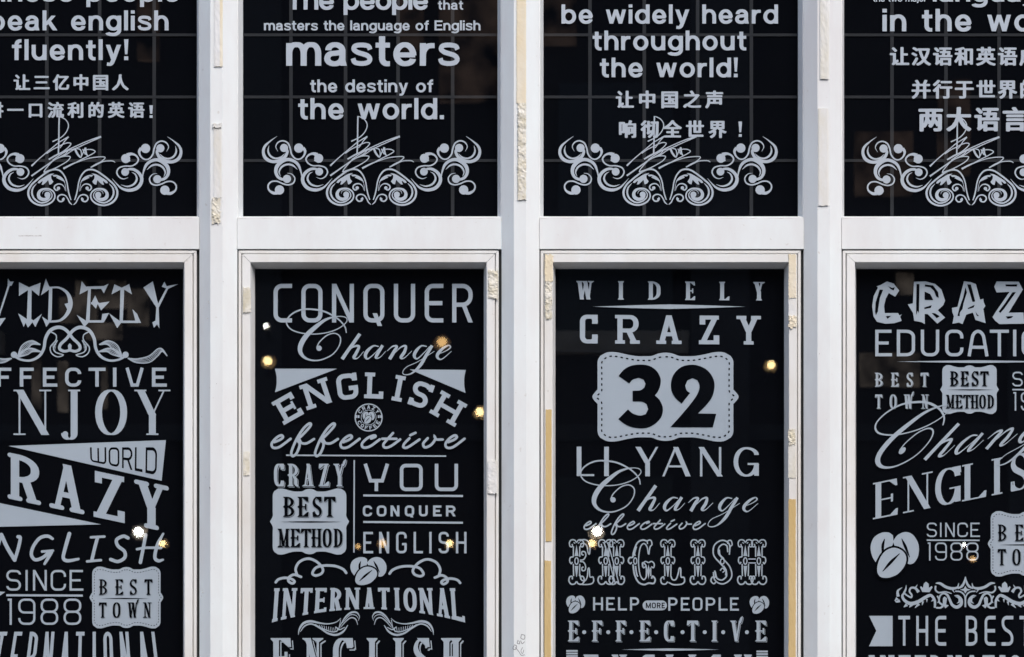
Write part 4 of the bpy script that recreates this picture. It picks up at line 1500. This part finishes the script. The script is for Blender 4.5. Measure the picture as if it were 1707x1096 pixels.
def stem(cx, top=True, bot=True, midl=True, midr=True):
    for s in (-1, 1):
        if top: Q_([(cx, 72), (cx + s * 16, 52), (cx + s * 44, 52), (cx + s * 58, 75), (cx + s * 52, 104), (cx + s * 34, 104), (cx + s * 36, 84)])
        Q_([(cx + s * 26, 104), (cx + s * 26, 188)])
        if (midr if s > 0 else midl): Q_([(cx + s * 26, 188), (cx + s * 50, 194), (cx + s * 56, 222), (cx + s * 44, 244), (cx + s * 34, 230)])
        Q_([(cx + s * 26, 246), (cx + s * 24, 345)])
        if bot: Q_([(cx + s * 34, 372), (cx + s * 36, 348), (cx + s * 56, 352), (cx + s * 62, 384), (cx + s * 44, 410), (cx + s * 16, 408), (cx, 388)], 11)
        Q_([(cx + s * 12, 80), (cx + s * 24, 70)], 7)
    f.zp([(cx, 92), (cx + 16, 182), (cx - 16, 182)], ZE)
    f.rib([(ZE[0] + (cx + 14 * math.cos(i * .524)) / ZE[2], ZE[1] + (222 + 27 * math.sin(i * .524)) / ZE[2]) for i in range(12)], 9 / ZE[2], True)
    f.zp([(cx - 15, 262), (cx + 15, 262), (cx + 3, 350), (cx - 3, 350)], ZE)


stem(103, midr=False)
Q_([(128, 60), (165, 48), (200, 66), (212, 110), (208, 165), (196, 150), (186, 100), (160, 78), (135, 84)])
Q_([(130, 216), (160, 210), (178, 180), (172, 150), (148, 146), (146, 168), (160, 174)])
Q_([(130, 226), (160, 232), (176, 262), (172, 296), (150, 300), (146, 278), (160, 270)])
Q_([(130, 330), (140, 372), (170, 384), (190, 350), (196, 290), (206, 284), (212, 350), (236, 352), (242, 386), (222, 408), (170, 414), (125, 410)])
stem(340, midr=False); stem(430, midl=False)
for d in (-14, 16): Q_([(340 + d, 70), (385 + d, 230), (430 + d, 400)], 9)
f.zp([(350, 110), (372, 180), (352, 178)], ZE); f.zp([(395, 270), (412, 330), (400, 270)], ZE)
Q_([(690, 170), (700, 110), (716, 88), (706, 54), (680, 58), (680, 84)])
Q_([(686, 165), (676, 108), (650, 80), (622, 110), (608, 190), (608, 260), (622, 340), (650, 374), (672, 340), (668, 262), (640, 236), (640, 270)])
Q_([(680, 62), (640, 52), (596, 76), (566, 150), (560, 190), (534, 196), (524, 224), (540, 244), (552, 232)], 12)
Q_([(562, 250), (574, 330), (604, 392), (650, 414), (690, 402), (730, 404), (742, 372), (722, 346), (712, 366)], 13)
Q_([(590, 104), (574, 160), (580, 180)], 12); Q_([(582, 262), (590, 320), (600, 350)], 12)
f.rib([(ZE[0] + (580 + 13 * math.cos(i * .524)) / ZE[2], ZE[1] + (222 + 26 * math.sin(i * .524)) / ZE[2]) for i in range(12)], 9 / ZE[2], True)
for s in (-1, 1):
    Q_([(688, 236), (688 + s * 26, 226), (688 + s * 46, 246), (688 + s * 42, 276), (688 + s * 22, 268)])
    Q_([(688 + s * 18, 276), (688 + s * 18, 345)])
f.zp([(688, 250), (700, 300), (688, 372), (677, 300)], ZE)
stem(845, bot=False)
Q_([(845, 390), (825, 410), (796, 404), (788, 370), (808, 350), (815, 372)], 11)
Q_([(870, 345), (884, 374), (912, 370), (930, 320), (938, 282), (950, 288), (952, 350), (976, 356), (980, 392), (950, 412), (890, 414), (850, 396)], 11)
stem(1090)
Q_([(1345, 172), (1352, 108), (1368, 90), (1358, 56), (1334, 60), (1332, 84)])
cl = cat_spline([(1340, 150), (1334, 92), (1290, 70), (1242, 104), (1238, 168), (1282, 222), (1332, 282), (1342, 350), (1292, 392), (1238, 372), (1222, 310)], 6)
for d in (-1, 1):
    off = []
    for i, (x, y) in enumerate(cl):
        p, q = cl[max(i - 1, 0)], cl[min(i + 1, len(cl) - 1)]
        L_ = math.hypot(q[0] - p[0], q[1] - p[1])
        r_ = 21 * min(1, .35 + 2.2 * min(i, len(cl) - 1 - i) / len(cl))
        off.append((ZE[0] + (x - d * r_ * (q[1] - p[1]) / L_) / ZE[2], ZE[1] + (y + d * r_ * (q[0] - p[0]) / L_) / ZE[2]))
    f.rib(off, 11 / ZE[2])
Q_([(1226, 300), (1232, 350), (1206, 354), (1196, 384), (1216, 406), (1236, 396)], 11)
Q_([(1262, 130), (1268, 172), (1300, 206)], 14); Q_([(1296, 262), (1318, 300), (1316, 340)], 14)
f.rib([(ZE[0] + (1288 + 16 * math.cos(i * .524)) / ZE[2], ZE[1] + (226 + 22 * math.sin(i * .524)) / ZE[2]) for i in range(12)], 9 / ZE[2], True)
Q_([(1270, 300), (1290, 280), (1306, 300), (1290, 316)], 9)
stem(1475, midr=False); stem(1585, midl=False)
Q_([(1500, 206), (1560, 206)], 9); Q_([(1500, 238), (1560, 238)], 9)
f.done("word", L3['ob'], L3['vd'], "ornate circus lettered word ENGLISH")
for x, y, q in ((959.5, 1007.7, 31.5), (1265.8, 1008.5, 32.5)):
    f = Film(0)
    beans(f, x, y, q / 330, 29.5 / 310)
    f.done("bean_emblem", L3['ob'], L3['vd'])
th3 = St(3.3, 3.3, rx=.28, tech=2)
word(L3, [('H', 988.7, 1005.2), ('E', 1010.5, 1025), ('L', 1030.3, 1045), ('P', 1050.3, 1065.6)], 996, 1018, th3)
f = Film(0)
pl = rp([(1071.3, 1001.4), (1111.7, 1001.4), (1111.7, 1017.8), (1071.3, 1017.8)], 8.1, 8.1, True)
f.poly(pl)
pill = f.done("pill_badge", L3['ob'], L3['vd'])
word(L3, [('M', 1076.5, 1085), ('O', 1086.6, 1093.2), ('R', 1095, 1101.3), ('E', 1103, 1108.6)], 1005, 1014.3, St(1.6, 1.6, rx=.28, tech=2), dark=True, level=1, parent=pill)
word(L3, [('P', 1114, 1129.6), ('E', 1135, 1149.7), ('O', 1154.4, 1171), ('P', 1176.6, 1192.6), ('L', 1198, 1213), ('E', 1217, 1231.6)], 996.3, 1018.4, th3)
word(L3, [('E', 947.5, 964.5), ('F', 987.5, 1004), ('F', 1027, 1043), ('E', 1066.6, 1083.5), ('C', 1106.7, 1123), ('T', 1145.7, 1163.6), ('I', 1187.3, 1194.3), ('V', 1218, 1237), ('E', 1260, 1277)], 1034.9, 1069.5, west(5.2), shadow=1.5, label="western word EFFECTIVE with dots")
for x in (318, 470, 617, 773, 940, 1080, 1197, 1347):
    f = Film(0)
    f.disc(890 + x / 3.793, 1054.2, 3.3, n=14)
    f.done("dot", L3['ob'], L3['vd'])
f = Film(0)
taper(f, 1036, 1199, 1083.2, 4)
f.done("rule_line", L3['ob'], L3['vd'])
for x0, y in ((944, 1084), (1261, 1085)):
    f = Film(0)
    for i in range(9): f.poly([(x0, y + i * 4.3), (x0 + 19, y + i * 4.3), (x0 + 19, y + i * 4.3 + 2.9), (x0, y + i * 4.3 + 2.9)])
    f.done("striped_block", L3['ob'], L3['vd'])
word(L3, [('E', 974, 998), ('N', 1021, 1044), ('G', 1067, 1091), ('L', 1111, 1128), ('I', 1148, 1160), ('S', 1181, 1203), ('H', 1225, 1252)], 1091.5, 1150, St(7.5, 4.5, rx=.55, ry=.3, serif='west', sl=6.5, st=3, tick=10, roman=True, tu=5), label="fancy word ENGLISH cut by the photo's bottom edge")

# ------------------------------------------------------------------ brush CRAZY window
ZB = (1445, 460, 6.515)
f = Film(0)
for p in ([(105, 115), (150, 100), (220, 62), (290, 85), (352, 160), (308, 228), (238, 188), (205, 250), (187, 330), (195, 405), (340, 405), (352, 430), (382, 420), (362, 445), (378, 490), (300, 515), (200, 522), (110, 500), (72, 440), (58, 330), (75, 220), (122, 130)],
          [(512, 65), (640, 62), (740, 88), (810, 150), (850, 270), (830, 320), (770, 375), (850, 455), (765, 520), (662, 418), (628, 415), (630, 525), (595, 505), (515, 490), (502, 405), (445, 312), (500, 300)],
          [(1055, 60), (1130, 70), (1185, 92), (1230, 260), (1265, 250), (1270, 290), (1288, 330), (1265, 360), (1290, 515), (1180, 480), (1152, 400), (1080, 422), (1040, 525), (1000, 508), (930, 522), (945, 440), (928, 395), (925, 350), (985, 338)],
          [(1410, 62), (1650, 65), (1695, 150), (1540, 402), (1700, 400), (1712, 520), (1660, 522), (1440, 525), (1395, 490), (1365, 450), (1402, 390), (1550, 175), (1410, 182), (1383, 120)],
          [(1750, 62), (1850, 70), (1900, 220), (1950, 70), (2050, 62), (1960, 330), (1955, 525), (1850, 515), (1855, 330)]):
    f.zp(p, ZB)
f.lay, f.slot = 1, 1
for p in ([(140, 150), (178, 152), (142, 240), (125, 350), (122, 385), (98, 430), (90, 390), (95, 290)], [(232, 113), (275, 133), (306, 125), (290, 160), (258, 143)], [(208, 440), (266, 434), (250, 446), (226, 468)],
          [(540, 90), (572, 90), (566, 408), (552, 380), (535, 430)], [(628, 172), (690, 200), (722, 265), (628, 262)], [(630, 95), (720, 105), (775, 180), (782, 240), (755, 225), (730, 165), (690, 125), (630, 115)],
          [(625, 345), (705, 320), (695, 350), (625, 362)], [(703, 405), (742, 408), (792, 440), (760, 462)],
          [(1070, 125), (1088, 180), (1050, 300), (1040, 360), (1010, 400), (1008, 440), (985, 435), (1005, 350), (1045, 240)], [(1090, 93), (1130, 95), (1178, 280), (1148, 285)], [(1095, 352), (1172, 315), (1160, 345), (1102, 362)],
          [(1180, 390), (1200, 420), (1222, 440), (1195, 435)],
          [(1505, 95), (1635, 93), (1630, 117), (1508, 115)], [(1580, 180), (1620, 178), (1490, 360), (1450, 405), (1433, 388), (1500, 300)], [(1508, 442), (1592, 438), (1570, 460), (1530, 468)]):
    f.zp(p, ZB)
f.done("word", L4['ob'], L4['vd'], "brush lettered word CRAZY")
word(L4, [('E', 1459, 1487), ('D', 1495, 1525.4), ('U', 1535, 1565.6), ('C', 1575.6, 1606), ('A', 1612.8, 1648), ('T', 1650, 1681.8), ('I', 1688.8, 1694.2), ('O', 1703, 1735), ('N', 1745, 1778)], 550, 594.3, St(5.4, 5.2, rx=.3, tech=2), label="squared word EDUCATION")
f = Film(0)
taper(f, 1494, 1764, 603.2, 4.4)
f.done("rule_line", L4['ob'], L4['vd'])
word(L4, [('B', 1459, 1471.6), ('E', 1485.8, 1497.6), ('S', 1511, 1522), ('T', 1534.8, 1547.4)], 621.7, 645, west(3.6), shadow=.9)
word(L4, [('T', 1459, 1470.4), ('O', 1483, 1494.6), ('W', 1507, 1522), ('N', 1536, 1547.6)], 658, 681.5, west(3.4), shadow=.9)
best_method(L4, 1567.4, 609, .739)
since(L4, 1687.6, 620, .71)


def ctf(x, y):
    dx, dy = x - 531.9, y - 580.9
    return 1504 + 1.21 * dx - .5 * dy, 751.7 - .212 * dx + 1.28 * dy


change(L4, [(0, 0), (0, 0), (3, 0), (6, 0), (9, 0), (14, 0)], ctf)
did2 = St(9.6, 2.4, rx=.5, ry=.5, serif='hair', sl=9, st=2.4, tick=11, roman=True)
word(L4, [('E', 1457, 1496), ('N', 1507, 1553), ('G', 1558.8, 1601.5), ('L', 1605.5, 1643.5), ('I', 1651, 1673), ('S', 1684, 1716), ('H', 1726, 1775)], 805.5, 866, did2, tf=shr(1457, 0, -.201), label="rising high contrast word ENGLISH")
f = Film(0)
beans(f, 1491.3, 925, 80.5 / 330, 76 / 310)
f.done("bean_emblem", L4['ob'], L4['vd'], "large coffee beans")
since(L4, 1544.9, 871.7, .69)
best_town(L4, 1647, 852, 1.06)
ZK = (1480, 955, 7.52)
f = Film(0)
for mir in (0, 1):
    g = (lambda x: 1944 - x) if mir else (lambda x: x)
    V_ = lambda pts, w_=20: f.sp([(g(p[0]), *p[1:]) for p in pts], w_, n=5, Z=ZK)
    PP = lambda pts: f.zp([(g(x), y) for x, y in pts], ZK)
    V_([(875, 200, 14), (925, 172, 30), (955, 125, 26), (972, 50, 8)])
    V_([(600, 132, 10), (655, 135, 30), (725, 178, 34), (800, 198, 34), (870, 185, 24), (890, 130, 6)])
    V_([(845, 232, 16), (905, 238, 18), (950, 270, 18), (968, 320, 14), (970, 432, 18)], 16)
    V_([(835, 290, 8), (880, 292, 22), (922, 340, 32), (915, 400, 40), (862, 432, 40), (805, 402, 34), (775, 335, 30), (740, 275, 28), (690, 262, 20), (650, 300, 20), (645, 370, 20), (690, 410, 26), (660, 440, 22), (605, 440, 22)])
    V_([(850, 300, 6), (890, 320, 18), (895, 365, 20), (865, 385, 4)])
    V_([(590, 440, 26), (588, 350, 30), (540, 285, 34), (470, 310, 40), (380, 365, 44), (285, 388, 44), (212, 350, 36), (182, 295, 30), (205, 262, 22), (240, 285, 18), (290, 310, 22), (300, 280, 22), (272, 235, 22), (290, 192, 24), (345, 195, 28), (385, 245, 40)])
    V_([(620, 290, 20), (640, 340, 12), (625, 380, 10)])
    V_([(600, 165, 22), (598, 215, 20), (640, 250, 20), (720, 240, 16), (800, 262, 10)])
    PP([(432, 242), (405, 185), (415, 168), (440, 192), (450, 140), (478, 112), (512, 140), (515, 190), (550, 168), (562, 182), (522, 245)])
    PP([(690, 320), (712, 300), (742, 320), (730, 400), (765, 410), (722, 448), (690, 400)])
    for p in ([(130, 300, 40), (125, 230, 26), (180, 185, 5)], [(120, 320, 40), (90, 350, 10), (88, 345, 4)], [(150, 350, 40), (110, 365, 20), (90, 350, 4)], [(200, 260, 26), (225, 205, 20), (230, 155, 4)], [(240, 400, 44), (200, 432, 8)],
              [(300, 400, 40), (270, 435, 6)], [(390, 390, 40), (340, 442, 6)], [(440, 360, 30), (430, 410, 4)], [(490, 330, 24), (488, 372, 4)], [(345, 190, 20), (372, 150, 4)], [(570, 340, 26), (545, 360, 4)], [(810, 210, 20), (835, 250, 5)]):
        V_(p)
f.lay, f.slot = 1, 1
f.zp([(972, 145), (996, 192), (1068, 212), (1000, 236), (972, 285), (944, 236), (876, 212), (948, 192)], ZK)
f.lay, f.slot = 2, 0
f.zp([(972, 165), (990, 200), (1040, 213), (992, 228), (972, 262), (952, 228), (904, 213), (954, 200)], ZK)
f.done("crest_ornament", L4['ob'], L4['vd'], "leafy baroque crest")
f = Film(0)
f.poly([(1448.8, 1027), (1488, 1027), (1488, 1077.6), (1448.8, 1077.6), (1460.8, 1052)])
f.done("ribbon_end", L4['ob'], L4['vd'])
word(L4, [('T', 1497.5, 1517), ('H', 1527.4, 1547.2), ('E', 1559, 1577.3), ('B', 1610, 1629.4), ('E', 1641.4, 1659.6), ('S', 1669.8, 1689.2), ('T', 1699.5, 1719)], 1027, 1076.8, St(4.2, 5.9, rx=.34, ry=.14, tech=1), label="tall words THE BEST")
word(L4, [('I', 1449, 1457), ('N', 1468, 1490), ('T', 1498, 1518), ('E', 1526, 1544), ('R', 1552, 1568), ('N', 1580, 1602), ('A', 1610, 1630), ('T', 1638, 1658), ('I', 1667, 1675), ('O', 1683, 1702), ('N', 1712, 1732)], 1092.5, 1135, St(7, 5, rx=.5, ry=.34, serif='slab', sl=5, st=3.5, tick=7, roman=True), label="slab word INTERNATIONAL")

# ------------------------------------------------------------------ the street the panes mirror
v, f_ = boxv(-60, 60, -2.5, .3, -.2, 0)
tag(link("pavement", v, f_, PAVE), kind="structure")
v, f_ = boxv(-60, 60, -17, -2.5, -.5, -.12)
tag(link("road", v, f_, ASPH), kind="structure")
YB = -17.0
e = empty("brick_building", (0, YB, 0), "dark brown brick building across the street, mirrored in the panes", "building")
mb = MB(); mb.box(-30, 30, YB - 4, YB, -.2, 10.5)
link("wall", mb.v, mb.f, BRICK, e)
rnd = random.Random(11)
for x in (-24, -18, -12.4, -7.3, -2.5, 2.0, 7.35, 12.5, 18, 24):
    mb = MB(); mb.box(x - .28, x + .28, YB + .102, YB + .18, 0, 9.98)
    link("pilaster", mb.v, mb.f, SLATE, e)
mb = MB(); mb.box(-30, 30, YB + .001, YB + .4, 10.0, 10.6)
link("cornice", mb.v, mb.f, STONE, e)
mb = MB(); mb.box(-30, 30, YB + .001, YB + .1, 5.15, 5.3)
link("string_course", mb.v, mb.f, SLATE, e)
for x in (-9.6, -5.6, 1.0, 6.5, 9.7):
    for z0, z1 in ((2.6, 4.8), (6.2, 8.6)):
        mb = MB(); mb.box(x - .55, x + .55, YB + .001, YB + .05, z0, z1)
        wn = link("window", mb.v, mb.f, DGLASS, e)
        mb = MB(); mb.box(x - .7, x + .7, YB + .001, YB + .16, z0 - .22, z0 - .01)
        link("sill", mb.v, mb.f, STONE, wn)
GLOWPALE = glow("pale_glow_patch", (1.0, 0.84, 0.70), 0.30)  # glow for added panels that brighten the reflections in the panes
GLOWBROWN = glow("brown_glow_patch", (1.0, 0.68, 0.52), 0.12)
for m_, k_ in ((GLOWPALE, 0.36), (GLOWBROWN, 0.16)):     # noise breaks up the even glow of the added panels
    n, l = m_.node_tree.nodes, m_.node_tree.links
    g_ = n.new("ShaderNodeNewGeometry")
    t_ = n.new("ShaderNodeTexNoise")
    t_.inputs["Scale"].default_value = 3.2
    t_.inputs["Detail"].default_value = 4
    q_ = n.new("ShaderNodeMapRange")
    q_.inputs[1].default_value, q_.inputs[2].default_value = 0.36, 0.66
    q_.inputs[3].default_value, q_.inputs[4].default_value = 0.0, k_
    l.new(g_.outputs["Position"], t_.inputs[0])
    l.new(t_.outputs[0], q_.inputs[0])
    l.new(q_.outputs[0], [x for x in n if x.type == 'EMISSION'][0].inputs[1])
for i, (x0, x1, z0, z1) in enumerate(((-4.36, -4.0, 6.28, 6.52), (-4.2, -3.72, 6.42, 6.68), (-4.1, -3.76, 6.12, 6.27), (-3.7, -3.5, 6.25, 6.6), (-4.62, -4.54, 5.4, 5.95), (-4.37, -4.28, 5.42, 5.9), (-3.95, -3.9, 5.45, 5.85),
                         (4.78, 5.6, 3.0, 6.2), (3.35, 3.92, 5.66, 5.98), (3.7, 3.86, 6.55, 6.75), (-.7, -.12, 8.4, 9.5), (-1.1, -.85, 8.9, 9.6), (.3, .62, 8.95, 9.5), (3.3, 3.85, 7.5, 8.1), (4.1, 4.4, 7.7, 8.6), (-3.6, -3.4, 8.8, 9.4))):
    pm = GLOWPALE if i < 7 or i in (8, 9) else (SLATE if i == 7 else GLOWBROWN)
    mb = MB(); mb.box(x0, x1, YB + .06, YB + .12 + .004 * i, z0, z1)
    link("glow_panel" if pm is not SLATE else "facade_panel", mb.v, mb.f, pm, e)  # glowing ones are added so bright patches mirror in the glass


def globe(loc, r):
    vv, ff = [], []
    nu, nv = 16, 10
    for j in range(nv + 1):
        t = math.pi * j / nv
        for i in range(nu):
            p = 2 * math.pi * i / nu
            vv.append(Vector(loc) + Vector((r * math.sin(t) * math.cos(p), r * math.sin(t) * math.sin(p), r * math.cos(t))))
    for j in range(nv):
        for i in range(nu):
            ff.append((j * nu + i, (j + 1) * nu + i, (j + 1) * nu + (i + 1) % nu, j * nu + (i + 1) % nu))
    return vv, ff


YL = -16.4
kk = (CAM - YL) / CAM
for px, py, m, r in ((444, 545, COOL, .022), (447, 603, WARM, .040), (737, 572, DIM, .046), (800, 688, WARM, .039), (597, 912, DIM, .022), (638, 907, DIM, .034), (750, 907, WARM, .030), (232, 888, COOL, .044), (272, 907, WARM, .030),
                     (1285, 610, WARM, .036), (995, 887, COOL, .044), (987, 907, WARM, .032), (1606, 909, COOL, .018), (1621, 933, DIM, .024)):
    q = P(px, py, LG)
    loc = Vector((q.x * kk, YL, EYE + (q.z - EYE) * kk))
    e = empty("wall_lamp", (loc.x, YB + .002, loc.z), "round globe lamp on a bracket of the brick building across the street", "lamp", "globe lamps across the street")
    link("globe", *globe(loc, r), m, e, smooth=True)
    mb = MB()
    mb.v = [Vector((loc.x + 1.7 * r * math.cos(i * math.pi / 12), y_, loc.z + 1.7 * r * math.sin(i * math.pi / 12))) for y_ in (YL - r - .03, YL - r - .045) for i in range(24)]
    mb.f = [tuple(range(24)), tuple(range(24, 48))] + [(i, (i + 1) % 24, 24 + (i + 1) % 24, 24 + i) for i in range(24)]
    link("halo_disc", mb.v, mb.f, STONE, e)  # pale disc added behind the globe to catch a soft halo
    mb = MB(); mb.box(loc.x - .012, loc.x + .012, YB + .002, YL, loc.z - r - .03, loc.z - r - .006)
    link("bracket", mb.v, mb.f, IRON, e)
